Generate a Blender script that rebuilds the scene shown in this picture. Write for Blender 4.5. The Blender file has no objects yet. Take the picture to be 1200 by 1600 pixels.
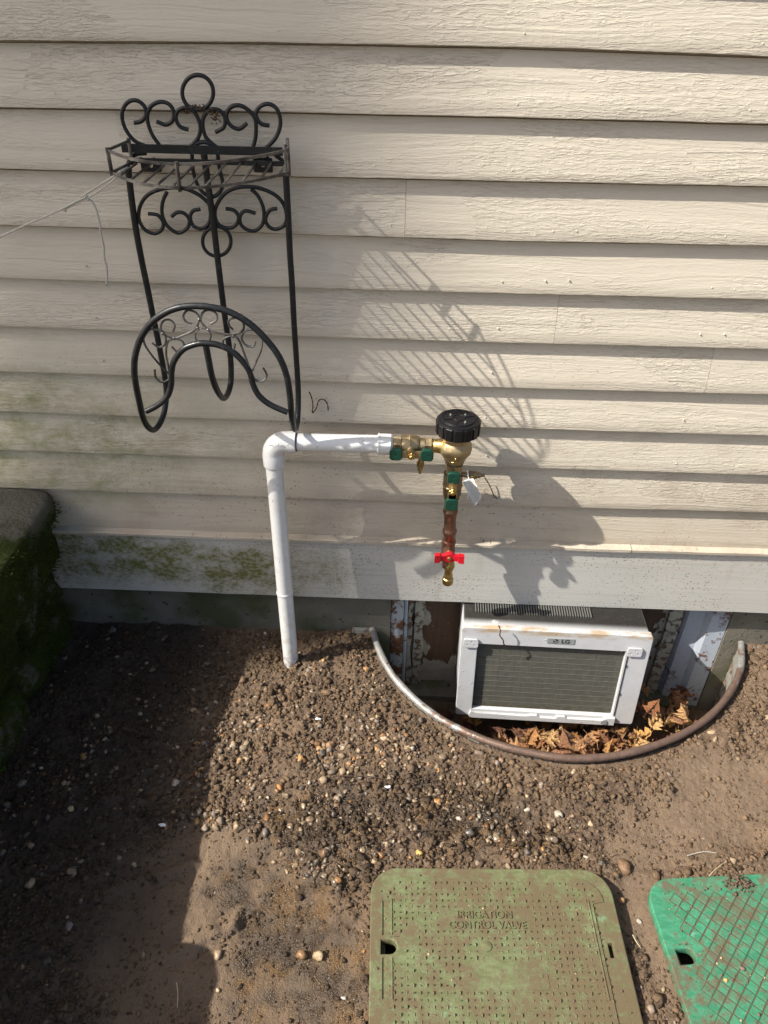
import bpy, bmesh, math, random
import numpy as np
from mathutils import Vector, Matrix
random.seed(7); rng = np.random.default_rng(7)
PI = math.pi
S = bpy.context.scene
C = bpy.data.collections.new('place'); S.collection.children.link(C)

# ------------------------------------------------------------------ camera
PITCH, YAW, ROLL, FPX = 0.63377, 0.029271, 0.017055, 1203.4
CAMZ, CAMD = 1.538, 1.51672
def cam_basis():
    cp, sp, cy, sy = math.cos(PITCH), math.sin(PITCH), math.cos(YAW), math.sin(YAW)
    f = Vector((-sy*cp, cy*cp, -sp)); rt = Vector((cy, sy, 0)); up = rt.cross(f)
    return f, math.cos(ROLL)*rt + math.sin(ROLL)*up, -math.sin(ROLL)*rt + math.cos(ROLL)*up
CF, CR, CU = cam_basis(); CP = Vector((0, -CAMD, CAMZ))
cam = bpy.data.objects.new('camera', bpy.data.cameras.new('camera')); C.objects.link(cam)
cam.matrix_world = Matrix(((CR.x, CU.x, -CF.x, CP.x), (CR.y, CU.y, -CF.y, CP.y), (CR.z, CU.z, -CF.z, CP.z), (0, 0, 0, 1)))
cam.data.sensor_fit = 'HORIZONTAL'; cam.data.sensor_width = 36; cam.data.lens = 36*FPX/1200
cam.data.clip_start = 0.02; cam.data.clip_end = 400
S.camera = cam
# ------------------------------------------------------------------ light
SUN = Vector((1.0, 0.335, -1.0)).normalized()
EL = math.asin(-SUN.z); AZ = math.atan2(-SUN.x, -SUN.y)
w = bpy.data.worlds.new('World'); S.world = w; w.use_nodes = True
nt = w.node_tree; nt.nodes.clear()
sky = nt.nodes.new('ShaderNodeTexSky'); sky.sky_type = 'NISHITA'; sky.sun_disc = False
sky.sun_elevation = EL; sky.sun_rotation = AZ % (2*PI); sky.dust_density = 3.0; sky.ozone_density = 0.3
bg = nt.nodes.new('ShaderNodeBackground'); bg.inputs[1].default_value = 0.108
ow = nt.nodes.new('ShaderNodeOutputWorld'); nt.links.new(sky.outputs[0], bg.inputs[0]); nt.links.new(bg.outputs[0], ow.inputs[0])
sl = bpy.data.lights.new('sun', 'SUN'); sl.energy = 5.0; sl.angle = math.radians(0.5); sl.color = (1, 0.95, 0.87)
so = bpy.data.objects.new('sun', sl); C.objects.link(so); so.rotation_euler = SUN.to_track_quat('-Z', 'Y').to_euler(); so.location = (-3, -3, 6)
S.view_settings.view_transform = 'Standard'; S.view_settings.look = 'None'; S.view_settings.gamma = 1
S.view_settings.use_curve_mapping = False; S.view_settings.exposure = 0.88

# ------------------------------------------------------------------ measuring helpers
def ray(u, v): return CF + CR*((u-600)/FPX) - CU*((v-800)/FPX)
def P(u, v, y=0.0):                       # point of the sight line at distance y from the wall
    d = ray(u, v); t = (CAMD+y)/d.y; return CP + d*t
def G(u, v, z=0.0):                       # point of the sight line at height z
    d = ray(u, v); t = (z-CAMZ)/d.z; return CP + d*t

# ------------------------------------------------------------------ object helpers
def tag(o, label=None, cat=None, group=None, kind=None):
    if label: o['label'] = label
    if cat: o['category'] = cat
    if group: o['group'] = group
    if kind: o['kind'] = kind
    return o
def thing(name, label, cat, loc=(0, 0, 0), group=None, rot=None):
    o = bpy.data.objects.new(name, None); C.objects.link(o); o.location = loc
    if rot: o.rotation_euler = rot
    return tag(o, label, cat, group)
def link(name, me, m, parent=None, smooth=False, local=False):
    o = bpy.data.objects.new(name, me); C.objects.link(o)
    if m and not me.materials: me.materials.append(m)
    if parent:
        o.parent = parent
        if not local:                     # geometry was made in world coordinates
            bpy_m = Matrix.LocRotScale(parent.location, parent.rotation_euler, None) if not parent.parent else None
            o.matrix_parent_inverse = (wm(parent)).inverted()
    if smooth: me.shade_smooth()
    return o
def wm(o):
    m = Matrix.LocRotScale(o.location, o.rotation_euler, o.scale)
    return (wm(o.parent) @ o.matrix_parent_inverse @ m) if o.parent else m
def bm_obj(name, bm, m, parent=None, smooth=False, local=False):
    me = bpy.data.meshes.new(name); bmesh.ops.recalc_face_normals(bm, faces=bm.faces[:]); bm.to_mesh(me); bm.free()
    return link(name, me, m, parent, smooth, local)
def autosmooth(o, ang=40):
    me = o.data; me.shade_smooth()
    try: me.set_sharp_from_angle(angle=math.radians(ang))
    except Exception: pass
    return o
def spline(pts, n=6, closed=False):
    pts = [Vector(p) for p in pts]; out = []; N = len(pts)
    rngi = range(N if closed else N-1)
    for i in rngi:
        if closed: a, b, c, d = pts[i-1], pts[i], pts[(i+1) % N], pts[(i+2) % N]
        else: a, b, c, d = pts[max(i-1, 0)], pts[i], pts[i+1], pts[min(i+2, N-1)]
        for k in range(n):
            t = k/n
            out.append(0.5*((2*b)+(c-a)*t+(2*a-5*b+4*c-d)*t*t+(3*b-a-3*c+d)*t**3))
    if not closed: out.append(pts[-1].copy())
    return out
def add_tube(bm, pts, r, segs=8, closed=False, caps=True):
    pts = [Vector(p) for p in pts]; n = len(pts)
    rs = r if hasattr(r, '__len__') else [r]*n
    tan = []
    for i in range(n):
        a = pts[i-1] if (i or closed) else pts[i]; b = pts[(i+1) % n] if (i < n-1 or closed) else pts[i]
        t = (b-a); tan.append(t.normalized() if t.length > 1e-9 else (tan[-1] if tan else Vector((0, 0, 1))))
    ref = Vector((0, 0, 1)) if abs(tan[0].z) < 0.9 else Vector((0, 1, 0))
    nrm = (ref - tan[0]*ref.dot(tan[0])).normalized(); rings = []
    for i in range(n):
        nrm = (nrm - tan[i]*nrm.dot(tan[i])).normalized(); bi = tan[i].cross(nrm)
        rings.append([bm.verts.new(pts[i] + (nrm*math.cos(2*PI*k/segs) + bi*math.sin(2*PI*k/segs))*rs[i]) for k in range(segs)])
    for i in range(n if closed else n-1):
        A, B = rings[i], rings[(i+1) % n]
        for k in range(segs): bm.faces.new((A[k], A[(k+1) % segs], B[(k+1) % segs], B[k]))
    if caps and not closed: bm.faces.new(rings[0]); bm.faces.new(rings[-1][::-1])
def tube(name, pts, r, m, parent=None, segs=8, closed=False, ang=50):
    bm = bmesh.new(); add_tube(bm, pts, r, segs, closed)
    return autosmooth(bm_obj(name, bm, m, parent), ang)
def add_box(bm, lo, hi, M=None):
    vs = [bm.verts.new((x, y, z)) for x in (lo[0], hi[0]) for y in (lo[1], hi[1]) for z in (lo[2], hi[2])]
    for f in ((0, 1, 3, 2), (4, 6, 7, 5), (0, 4, 5, 1), (2, 3, 7, 6), (0, 2, 6, 4), (1, 5, 7, 3)): bm.faces.new([vs[i] for i in f])
    if M:
        for v_ in vs: v_.co = M @ v_.co
    return vs
def box(name, lo, hi, m, parent=None, bev=0.0, local=False, segs=2):
    bm = bmesh.new(); add_box(bm, lo, hi)
    if bev: bmesh.ops.bevel(bm, geom=bm.edges[:], offset=bev, segments=segs, affect='EDGES', profile=0.5)
    o = bm_obj(name, bm, m, parent, local=local)
    return autosmooth(o, 30) if bev else o
def rrect(w_, h_, r, n=8, cx=0, cy=0):
    out = []
    for (sx, sy, a0) in ((1, 1, 0), (-1, 1, 90), (-1, -1, 180), (1, -1, 270)):
        for k in range(n+1):
            a = math.radians(a0+90*k/n); out.append((cx+sx*(w_/2-r)+r*math.cos(a), cy+sy*(h_/2-r)+r*math.sin(a)))
    return out
def plate(name, loops, half, m, parent=None, bev=0.0, z=0.0, local=True, M=None):
    """flat plate with holes: loops[0] the outline, the others holes; thickness 2*half"""
    cu = bpy.data.curves.new(name, 'CURVE'); cu.dimensions = '2D'; cu.fill_mode = 'BOTH'
    cu.extrude = max(half-bev, 1e-5); cu.bevel_depth = bev; cu.bevel_resolution = 1
    for L in loops:
        s = cu.splines.new('POLY'); s.points.add(len(L)-1); s.use_cyclic_u = True
        for p, q in zip(s.points, L): p.co = (q[0], q[1], 0, 1)
    t = bpy.data.objects.new('tmp', cu); C.objects.link(t)
    dg = bpy.context.evaluated_depsgraph_get(); me = bpy.data.meshes.new_from_object(t.evaluated_get(dg))
    bpy.data.objects.remove(t); me.name = name; me.materials.clear()
    MM = (M or Matrix.Identity(4)) @ Matrix.Translation((0, 0, z)); me.transform(MM)
    o = link(name, me, m, parent, local=local); return autosmooth(o, 35)
def text(name, body, size, depth, m, parent, M, align='CENTER', xs=1.0):
    cu = bpy.data.curves.new(name, 'FONT'); cu.body = body; cu.size = size; cu.offset = size*.018; cu.extrude = depth; cu.align_x = align; cu.align_y = 'CENTER'
    t = bpy.data.objects.new('tmp', cu); C.objects.link(t)
    dg = bpy.context.evaluated_depsgraph_get(); me = bpy.data.meshes.new_from_object(t.evaluated_get(dg))
    bpy.data.objects.remove(t); me.name = name; me.materials.clear(); me.transform(M @ Matrix.Diagonal((xs, 1, 1, 1)))
    return link(name, me, m, parent, local=True)

# ------------------------------------------------------------------ numpy gradient noise
_perm = np.random.default_rng(3).permutation(256); _perm = np.concatenate([_perm]*3)
_ang = np.random.default_rng(4).random(256)*2*PI; _gx, _gy = np.cos(_ang), np.sin(_ang)
def pn(x, y, seed=0):
    x = np.asarray(x, float)+seed*17.31+500; y = np.asarray(y, float)+seed*9.77+500
    xi = np.floor(x).astype(int); yi = np.floor(y).astype(int); xf = x-xi; yf = y-yi; xi &= 255; yi &= 255
    u = xf*xf*xf*(xf*(xf*6-15)+10); v = yf*yf*yf*(yf*(yf*6-15)+10)
    def g(a, b, dx, dy):
        h = _perm[_perm[(xi+a) & 255]+((yi+b) & 255)]; return _gx[h]*dx+_gy[h]*dy
    a = g(0, 0, xf, yf); b = g(1, 0, xf-1, yf); c = g(0, 1, xf, yf-1); d = g(1, 1, xf-1, yf-1)
    return (a+(b-a)*u)+((c+(d-c)*u)-(a+(b-a)*u))*v
def sst(x, a, b): t = np.clip((x-a)/(b-a), 0, 1); return t*t*(3-2*t)
def blob(x, y, cx, cy, rx, ry, soft=0.5): return 1-sst(np.hypot((x-cx)/rx, (y-cy)/ry), 1-soft, 1+soft)

# ------------------------------------------------------------------ materials
class T:
    def __init__(s, name, rough=0.6, metal=0.0, spec=0.5):
        s.m = bpy.data.materials.new(name); s.m.use_nodes = True; s.n = s.m.node_tree; s.b = s.n.nodes['Principled BSDF']
        s.b.inputs['Roughness'].default_value = rough; s.b.inputs['Metallic'].default_value = metal; s.b.inputs['Specular IOR Level'].default_value = spec
        s.geo = s.n.nodes.new('ShaderNodeNewGeometry'); s.tc = s.n.nodes.new('ShaderNodeTexCoord'); s.oi = s.n.nodes.new('ShaderNodeObjectInfo')
        s.pos = s.geo.outputs['Position']; s.obj = s.tc.outputs['Object']; s.rand = s.oi.outputs['Random']
    def L(s, a, b): s.n.links.new(a, b) if hasattr(a, 'is_output') else setattr(b, 'default_value', a)
    def map(s, vec, scale=(1, 1, 1), loc=(0, 0, 0), rot=(0, 0, 0)):
        n = s.n.nodes.new('ShaderNodeMapping'); s.L(vec, n.inputs[0]); n.inputs[1].default_value = loc; n.inputs[2].default_value = rot; n.inputs[3].default_value = scale; return n.outputs[0]
    def off(s, vec, amt=7.0):             # shift the pattern by the object's own random number
        n = s.n.nodes.new('ShaderNodeVectorMath'); n.operation = 'ADD'; s.L(vec, n.inputs[0]); s.L(s.mth('MULTIPLY', s.rand, amt), n.inputs[1]); return n.outputs[0]
    def noise(s, vec, scale, detail=4, rough=0.55, dist=0.0):
        n = s.n.nodes.new('ShaderNodeTexNoise'); s.L(vec, n.inputs['Vector']); n.inputs['Scale'].default_value = scale
        n.inputs['Detail'].default_value = detail; n.inputs['Roughness'].default_value = rough; n.inputs['Distortion'].default_value = dist; return n.outputs['Fac']
    def vor(s, vec, scale, feat='F1', out='Distance'):
        n = s.n.nodes.new('ShaderNodeTexVoronoi'); n.feature = feat; s.L(vec, n.inputs['Vector']); n.inputs['Scale'].default_value = scale; return n.outputs[out]
    def mth(s, op, a, b=0.0, clamp=False):
        n = s.n.nodes.new('ShaderNodeMath'); n.operation = op; n.use_clamp = clamp; s.L(a, n.inputs[0]); s.L(b, n.inputs[1]); return n.outputs[0]
    def rng(s, v, a, b, c=0.0, d=1.0):
        n = s.n.nodes.new('ShaderNodeMapRange'); n.interpolation_type = 'SMOOTHSTEP'; s.L(v, n.inputs[0])
        for i, k in enumerate((a, b, c, d)): n.inputs[i+1].default_value = k
        return n.outputs[0]
    def mix(s, f, a, b):
        n = s.n.nodes.new('ShaderNodeMix'); n.data_type = 'RGBA'; s.L(f, n.inputs[0])
        for v, i in ((a, 6), (b, 7)): s.L(v if hasattr(v, 'is_output') else (*v, 1), n.inputs[i])
        return n.outputs[2]
    def ramp(s, f, stops):
        n = s.n.nodes.new('ShaderNodeValToRGB'); s.L(f, n.inputs[0]); e = n.color_ramp.elements
        while len(e) < len(stops): e.new(0.5)
        for k, (p, c) in zip(e, stops): k.position = p; k.color = (*c, 1)
        return n.outputs[0]
    def sep(s, v): n = s.n.nodes.new('ShaderNodeSeparateXYZ'); s.L(v, n.inputs[0]); return n.outputs
    def attr(s, name, out='Color'): n = s.n.nodes.new('ShaderNodeAttribute'); n.attribute_name = name; return n.outputs[out]
    def blob(s, c, r, soft=0.5, warp=0.0, wscale=8):   # soft ellipsoid round a place: a stain of its own shape
        n = s.n.nodes.new('ShaderNodeVectorMath'); n.operation = 'SUBTRACT'; s.L(s.pos, n.inputs[0]); n.inputs[1].default_value = c
        d = s.n.nodes.new('ShaderNodeVectorMath'); d.operation = 'DIVIDE'; s.L(n.outputs[0], d.inputs[0]); d.inputs[1].default_value = r
        l = s.n.nodes.new('ShaderNodeVectorMath'); l.operation = 'LENGTH'; s.L(d.outputs[0], l.inputs[0]); v = l.outputs['Value']
        if warp: v = s.mth('ADD', v, s.mth('MULTIPLY', s.mth('SUBTRACT', s.noise(s.pos, wscale, 6, 0.7), 0.5), warp))
        return s.rng(v, 1-soft, 1+soft, 1, 0)
    def col(s, c): s.L(c if hasattr(c, 'is_output') else (*c, 1), s.b.inputs['Base Color']); return s
    def rgh(s, c): s.L(c, s.b.inputs['Roughness']); return s
    def bump(s, h, dist, prev=None, strength=1.0):
        n = s.n.nodes.new('ShaderNodeBump'); n.inputs['Distance'].default_value = dist; n.inputs['Strength'].default_value = strength
        s.L(h, n.inputs['Height'])
        if prev: s.L(prev, n.inputs['Normal'])
        s.L(n.outputs[0], s.b.inputs['Normal']); return n.outputs[0]

def m_siding():
    t = T('painted_cedar', 0.55, spec=0.35); v = t.off(t.pos, 13.0)
    vor_ = t.n.nodes.new('ShaderNodeTexVoronoi'); vor_.feature = 'F1'; vor_.inputs['Scale'].default_value = 1.0; t.L(t.map(v, (1.6, 0.05, 5)), vor_.inputs['Vector'])
    piece = t.mth('MULTIPLY', t.sep(vor_.outputs['Color'])[0], 4.0)     # areas of different grain in one board
    add = t.n.nodes.new('ShaderNodeVectorMath'); add.operation = 'ADD'; t.L(v, add.inputs[0]); t.L(piece, add.inputs[1]); v2 = add.outputs[0]
    warpn = t.noise(t.map(v2, (2.2, 1, 9)), 1.0, 3, 0.5)
    wx = t.n.nodes.new('ShaderNodeCombineXYZ'); s_ = t.sep(v2)
    t.L(s_[0], wx.inputs[0]); t.L(s_[1], wx.inputs[1]); t.L(t.mth('ADD', s_[2], t.mth('MULTIPLY', warpn, 0.055)), wx.inputs[2])
    grain = t.noise(t.map(wx.outputs[0], (2.5, 2, 170)), 1.0, 3, 0.55)
    cath = t.rng(t.noise(t.map(wx.outputs[0], (0.9, 1, 42)), 1.0, 1, 0.4), 0.45, 0.56)
    saw = t.noise(t.map(v2, (260, 1, 14)), 1.0, 2, 0.6)
    pits = t.noise(t.map(v2, (90, 90, 230)), 1.0, 5, 0.7)
    fiber = t.rng(t.noise(t.map(v2, (45, 30, 260)), 1.0, 3, 0.6, 0.6), 0.46, 0.62)
    rough_zone = t.rng(t.noise(t.map(v2, (3, 3, 14)), 1.0, 3), 0.4, 0.6, 0.25, 1.0)
    h = t.mth('ADD', t.mth('MULTIPLY', grain, 0.9), t.mth('MULTIPLY', cath, 0.35))
    h = t.mth('ADD', h, t.mth('MULTIPLY', saw, 0.22)); h = t.mth('ADD', h, t.mth('MULTIPLY', t.mth('MULTIPLY', fiber, rough_zone), 0.55)); h = t.mth('ADD', h, t.mth('MULTIPLY', pits, 0.35))
    amp = t.mth('ADD', .35, t.mth('ADD', t.mth('MULTIPLY', t.sep(vor_.outputs['Color'])[1], .75), t.mth('MULTIPLY', t.rand, .35)))
    h = t.mth('MULTIPLY', h, amp)
    t.bump(h, 0.0012)
    P_ = t.sep(t.pos); z = P_[2]; x = P_[0]
    base = t.mix(t.noise(t.map(v, (1, 1, 5)), 1.5, 4), (0.50, 0.45, 0.36), (0.57, 0.515, 0.42))
    base = t.mix(t.rng(grain, 0.30, 0.45, 0.35, 0), base, (0.42, 0.38, 0.30))
    # weather dirt creeping up from the ground
    low = t.rng(z, 0.36, 0.95, 1, 0)
    dirt = t.rng(t.noise(t.map(t.pos, (3, 3, 5)), 2.2, 6, 0.65), 0.42, 0.75)
    base = t.mix(t.mth('MULTIPLY', t.mth('MULTIPLY', low, dirt), 0.55), base, (0.30, 0.235, 0.175))
    base = t.mix(t.mth('MULTIPLY', t.rng(z, 0.36, 0.62, 1, 0), 0.45), base, (0.31, 0.255, 0.19))
    # green algae at the lower left
    alg = t.mth('MULTIPLY', t.blob((-1.05, 0, 0.60), (0.56, 1, 0.20), 0.6, 0.9, 6), t.rng(t.noise(t.map(t.pos, (14, 10, 22)), 1, 7, 0.75), 0.30, 0.72))
    base = t.mix(t.mth('MULTIPLY', alg, 0.85), base, (0.20, 0.20, 0.075))
    # fine scratches and specks of dirt
    sp = t.vor(t.map(t.pos, (70, 20, 95)), 1.0); dens = t.rng(t.noise(t.pos, 3.0, 3), 0.42, 0.62)
    spk = t.mth('MULTIPLY', t.mth('MULTIPLY', t.rng(sp, 0.10, 0.2, 1, 0), dens), t.rng(z, 0.4, 1.0, 1.0, 0.08))
    base = t.mix(spk, base, (0.10, 0.075, 0.05))
    hair = t.mth('MULTIPLY', t.rng(t.mth('ABSOLUTE', t.mth('SUBTRACT', t.noise(t.map(t.pos, (30, 10, 45)), 1, 2, 0.5, 2.2), 0.5)), 0.0, 0.011, 1, 0), t.rng(z, 0.45, 0.95, 0.8, 0.05))
    base = t.mix(t.mth('MULTIPLY', hair, t.rng(t.noise(t.pos, 5, 2), 0.5, 0.6)), base, (0.13, 0.10, 0.065))
    t.col(base); t.rgh(t.rng(grain, 0.3, 0.7, 0.62, 0.48)); return t.m
def m_skirt():
    t = T('weathered_white_board', 0.55, spec=0.4); v = t.pos
    grain = t.noise(t.map(v, (3, 2, 160)), 1, 3); fine = t.noise(v, 260, 3)
    t.bump(t.mth('ADD', grain, t.mth('MULTIPLY', fine, 0.4)), 0.0005)
    base = t.mix(t.noise(t.map(v, (1, 1, 4)), 3, 4), (0.40, 0.39, 0.355), (0.50, 0.485, 0.44))
    base = t.mix(t.mth('MULTIPLY', t.rng(grain, 0.5, 0.68), 0.30), base, (0.30, 0.28, 0.235))
    alg = t.mth('ADD', t.blob((-0.76, 0, 0.27), (0.2, 1, 0.085), 0.6, 1.0, 16), t.mth('ADD', t.blob((-0.48, 0, 0.235), (0.15, 1, 0.07), 0.5, 0.9, 16), t.mth('MULTIPLY', t.blob((-0.3, 0, 0.23), (0.16, 1, 0.09), 0.6, 1.2, 16), 0.55)), True)
    alg = t.mth('MULTIPLY', alg, t.rng(t.noise(t.map(v, (1, 1, 1.6)), 11, 5, 0.6), 0.34, 0.58, 0.55, 1.7))
    tex = t.rng(t.noise(t.map(v, (75, 20, 95)), 1, 9, 0.85), 0.34, 0.66)
    base = t.mix(t.mth('MULTIPLY', alg, t.mth('MAXIMUM', tex, 0.35)), base, t.mix(t.noise(v, 25, 3), (0.085, 0.095, 0.018), (0.15, 0.145, 0.045)))
    sp = t.vor(t.map(v, (120, 40, 150)), 1.0); dens = t.rng(t.noise(v, 6.0, 4, 0.7), 0.38, 0.62)
    base = t.mix(t.mth('MULTIPLY', t.rng(sp, 0.16, 0.28, 1, 0), t.mth('MULTIPLY', dens, 0.9)), base, (0.06, 0.045, 0.03))
    sp2 = t.rng(t.noise(t.map(v, (150, 40, 200)), 1, 4, 0.75), 0.60, 0.68)
    base = t.mix(t.mth('MULTIPLY', sp2, t.mth('MULTIPLY', t.blob((-0.1, 0, 0.24), (0.35, 1, 0.2), 0.5, 0.8, 9), 0.65)), base, (0.09, 0.07, 0.05))
    base = t.mix(t.mth('MULTIPLY', t.blob((0.75, 0, 0.31), (0.2, 1, 0.03), 0.6, 1.0, 20), t.rng(t.noise(v, 90, 4), 0.56, 0.72)), base, (0.40, 0.25, 0.15))
    drip = t.mth('MULTIPLY', t.rng(t.noise(t.map(v, (16, 8, 1.6)), 1, 4), 0.58, 0.80), 0.22)
    base = t.mix(drip, base, (0.24, 0.20, 0.15))
    base = t.mix(t.mth('MULTIPLY', t.blob((-0.98, 0, 0.25), (0.14, 1, 0.12), 0.7), t.mth('MULTIPLY', tex, 0.7)), base, (0.12, 0.12, 0.08))
    t.col(base); return t.m
def m_concrete():
    t = T('old_concrete', 0.85, spec=0.25); n = t.noise(t.pos, 14, 6, 0.65)
    base = t.mix(n, (0.085, 0.078, 0.06), (0.19, 0.175, 0.14))
    base = t.mix(t.rng(t.noise(t.pos, 5, 4), 0.45, 0.65), base, (0.065, 0.07, 0.035))
    base = t.mix(t.rng(t.noise(t.pos, 60, 3), 0.62, 0.7), base, (0.04, 0.038, 0.03))
    t.col(base); t.bump(t.mth('ADD', n, t.mth('MULTIPLY', t.noise(t.pos, 150, 4), 0.4)), 0.004); return t.m
def m_soil():
    t = T('soil', 0.9, spec=0.5); wet = t.attr('wet', 'Fac'); smooth = t.attr('mud', 'Fac')
    n1 = t.noise(t.pos, 9, 6, 0.65); n2 = t.noise(t.pos, 90, 5, 0.7); n3 = t.noise(t.pos, 420, 3, 0.6)
    base = t.mix(t.rng(n1, 0.3, 0.7), (0.072, 0.045, 0.026), (0.155, 0.102, 0.060))
    base = t.mix(t.mth('MULTIPLY', t.rng(n2, 0.4, 0.7), 0.55), base, (0.19, 0.137, 0.094))
    base = t.mix(t.mth('MULTIPLY', smooth, 0.55), base, t.mix(n1, (0.140, 0.094, 0.057), (0.215, 0.152, 0.098)))
    base = t.mix(t.rng(n3, 0.60, 0.70, 0, 0.5), base, (0.022, 0.015, 0.011))
    wcol = t.mix(t.rng(t.noise(t.pos, 14, 4), 0.4, 0.65), (0.030, 0.020, 0.012), (0.120, 0.068, 0.025))
    base = t.mix(t.mth('MULTIPLY', wet, 0.8), base, wcol)
    base = t.mix(t.mth('MULTIPLY', t.attr('damp_shade', 'Fac'), 0.72), base, (0.016, 0.012, 0.009))  # moisture tint that also puts the left side's shade into the soil colour
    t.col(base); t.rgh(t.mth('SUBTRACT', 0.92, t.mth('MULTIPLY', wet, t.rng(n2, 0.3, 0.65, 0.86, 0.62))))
    h = t.mth('ADD', n2, t.mth('MULTIPLY', n3, 0.8)); h = t.mth('ADD', h, t.mth('MULTIPLY', wet, t.mth('MULTIPLY', t.noise(t.pos, 200, 3, 0.6), .8))); t.bump(h, 0.0042); return t.m
def m_pebble():
    t = T('pebble', 0.6, spec=0.4); c = t.attr('col'); wet = t.attr('wet', 'Fac'); n = t.noise(t.pos, 160, 4)
    m = t.n.nodes.new('ShaderNodeMix'); m.data_type = 'RGBA'; m.blend_type = 'MULTIPLY'; m.inputs[0].default_value = 0.7
    t.L(c, m.inputs[6]); t.L(t.ramp(n, [(0.3, (0.5, 0.45, 0.4)), (0.65, (1.1, 1.05, 1))]), m.inputs[7])
    t.col(m.outputs[2]); t.rgh(t.mth('SUBTRACT', 0.75, t.mth('MULTIPLY', wet, 0.55))); t.bump(n, 0.001); return t.m
def m_crumb():
    t = T('soil_crumb', .95, spec=.25); c = t.attr('col'); n = t.noise(t.pos, 300, 4, .7); w_ = t.attr('wet', 'Fac')
    m = t.n.nodes.new('ShaderNodeMix'); m.data_type = 'RGBA'; m.blend_type = 'MULTIPLY'; m.inputs[0].default_value = 1
    t.L(c, m.inputs[6]); t.L(t.ramp(n, [(0.3, (0.55, 0.55, 0.55)), (0.7, (1.35, 1.35, 1.35))]), m.inputs[7]); t.col(m.outputs[2])
    t.rgh(t.mth('SUBTRACT', 0.95, t.mth('MULTIPLY', w_, 0.65))); t.bump(n, 0.003); return t.m
def m_steel():
    t = T('powder_coated_black_steel', 0.38, spec=0.3); n = t.noise(t.pos, 30, 4)
    up = t.sep(t.geo.outputs['Normal'])[2]
    base = t.mix(n, (0.007, 0.008, 0.009), (0.018, 0.019, 0.020))
    base = t.mix(t.mth('MULTIPLY', t.rng(t.noise(t.pos, 120, 4), 0.58, 0.72), 0.4), base, (0.07, 0.068, 0.062))
    t.col(base); t.rgh(t.rng(n, 0.3, 0.7, 0.3, 0.5)); t.bump(t.noise(t.pos, 350, 2), 0.0003); return t.m
def m_worn():                               # shelf: worn coating, its grey patches lightened to put highlights into the colour
    t = T('worn_black_steel', 0.30, 0.6, spec=0.5); n = t.noise(t.pos, 14, 6, .7)
    base = t.mix(t.rng(n, 0.35, 0.68), (0.02, 0.021, 0.022), (0.22, 0.21, 0.195)); t.col(base); t.bump(n, 0.0004); return t.m
def m_pvc():
    t = T('white_pvc', 0.3, spec=0.5); n = t.noise(t.pos, 40, 5)
    base = t.mix(t.rng(n, 0.5, 0.8), (0.64, 0.64, 0.62), (0.54, 0.53, 0.49))
    z = t.sep(t.pos)[2]
    base = t.mix(t.mth('MULTIPLY', t.rng(z, -0.02, 0.07, 1, 0), t.rng(t.noise(t.pos, 120, 4), 0.42, 0.55)), base, (0.14, 0.10, 0.07))
    base = t.mix(t.mth('MULTIPLY', t.rng(z, 0.0, 0.35, 0.5, 0), t.rng(t.noise(t.pos, 50, 5), 0.5, 0.65)), base, (0.42, 0.38, 0.30))
    t.col(base); d = t.rng(t.vor(t.pos, 75), 0.10, 0.2, 1, 0); msk = t.rng(t.noise(t.pos, 12, 2), 0.42, 0.5)
    t.bump(t.mth('MULTIPLY', d, msk), 0.0012); return t.m
def m_brass(name='cast_brass', a=(0.33, 0.245, 0.13), b=(0.48, 0.385, 0.23), rough=0.48, grimec=(0.12, 0.085, 0.04), g0=0.55):
    t = T(name, rough, 1.0); n = t.noise(t.pos, 45, 5, 0.6); n2 = t.noise(t.pos, 500, 3)
    c = t.mix(n, a, b); gr = t.rng(t.noise(t.pos, 70, 5, 0.7), g0, g0+0.14); c = t.mix(t.mth('MULTIPLY', gr, 0.75), c, grimec)
    t.col(c); t.rgh(t.rng(n, 0.3, 0.7, rough-0.08, rough+0.15)); t.L(t.mth('SUBTRACT', 1.0, t.mth('MULTIPLY', gr, 0.7)), t.b.inputs['Metallic'])
    t.bump(t.mth('ADD', n2, n), 0.0006); return t.m
def m_plain(name, c, rough=0.5, metal=0, var=0.25, scale=40, bumpd=0.0004, spec=0.5):
    t = T(name, rough, metal, spec); n = t.noise(t.pos, scale, 5, 0.6)
    t.col(t.mix(n, tuple(k*(1-var) for k in c), tuple(min(1, k*(1+var)) for k in c))); t.bump(t.noise(t.pos, scale*8, 3), bumpd); return t.m
def m_rusty(name='rusty_painted_steel', paint=(0.34, 0.36, 0.37), amt=0.5):
    t = T(name, 0.6, spec=0.4); n = t.noise(t.pos, 26, 6, 0.7); r = t.rng(n, amt-0.04, amt+0.05)
    rust = t.mix(t.noise(t.pos, 90, 5), (0.05, 0.022, 0.012), (0.17, 0.070, 0.030))
    base = t.mix(r, t.mix(t.noise(t.pos, 70, 4), tuple(k*.8 for k in paint), paint), rust)
    t.col(base); t.rgh(t.rng(n, 0.4, 0.6, 0.45, 0.85)); t.bump(t.mth('ADD', r, t.noise(t.pos, 200, 4)), 0.001); return t.m
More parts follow.
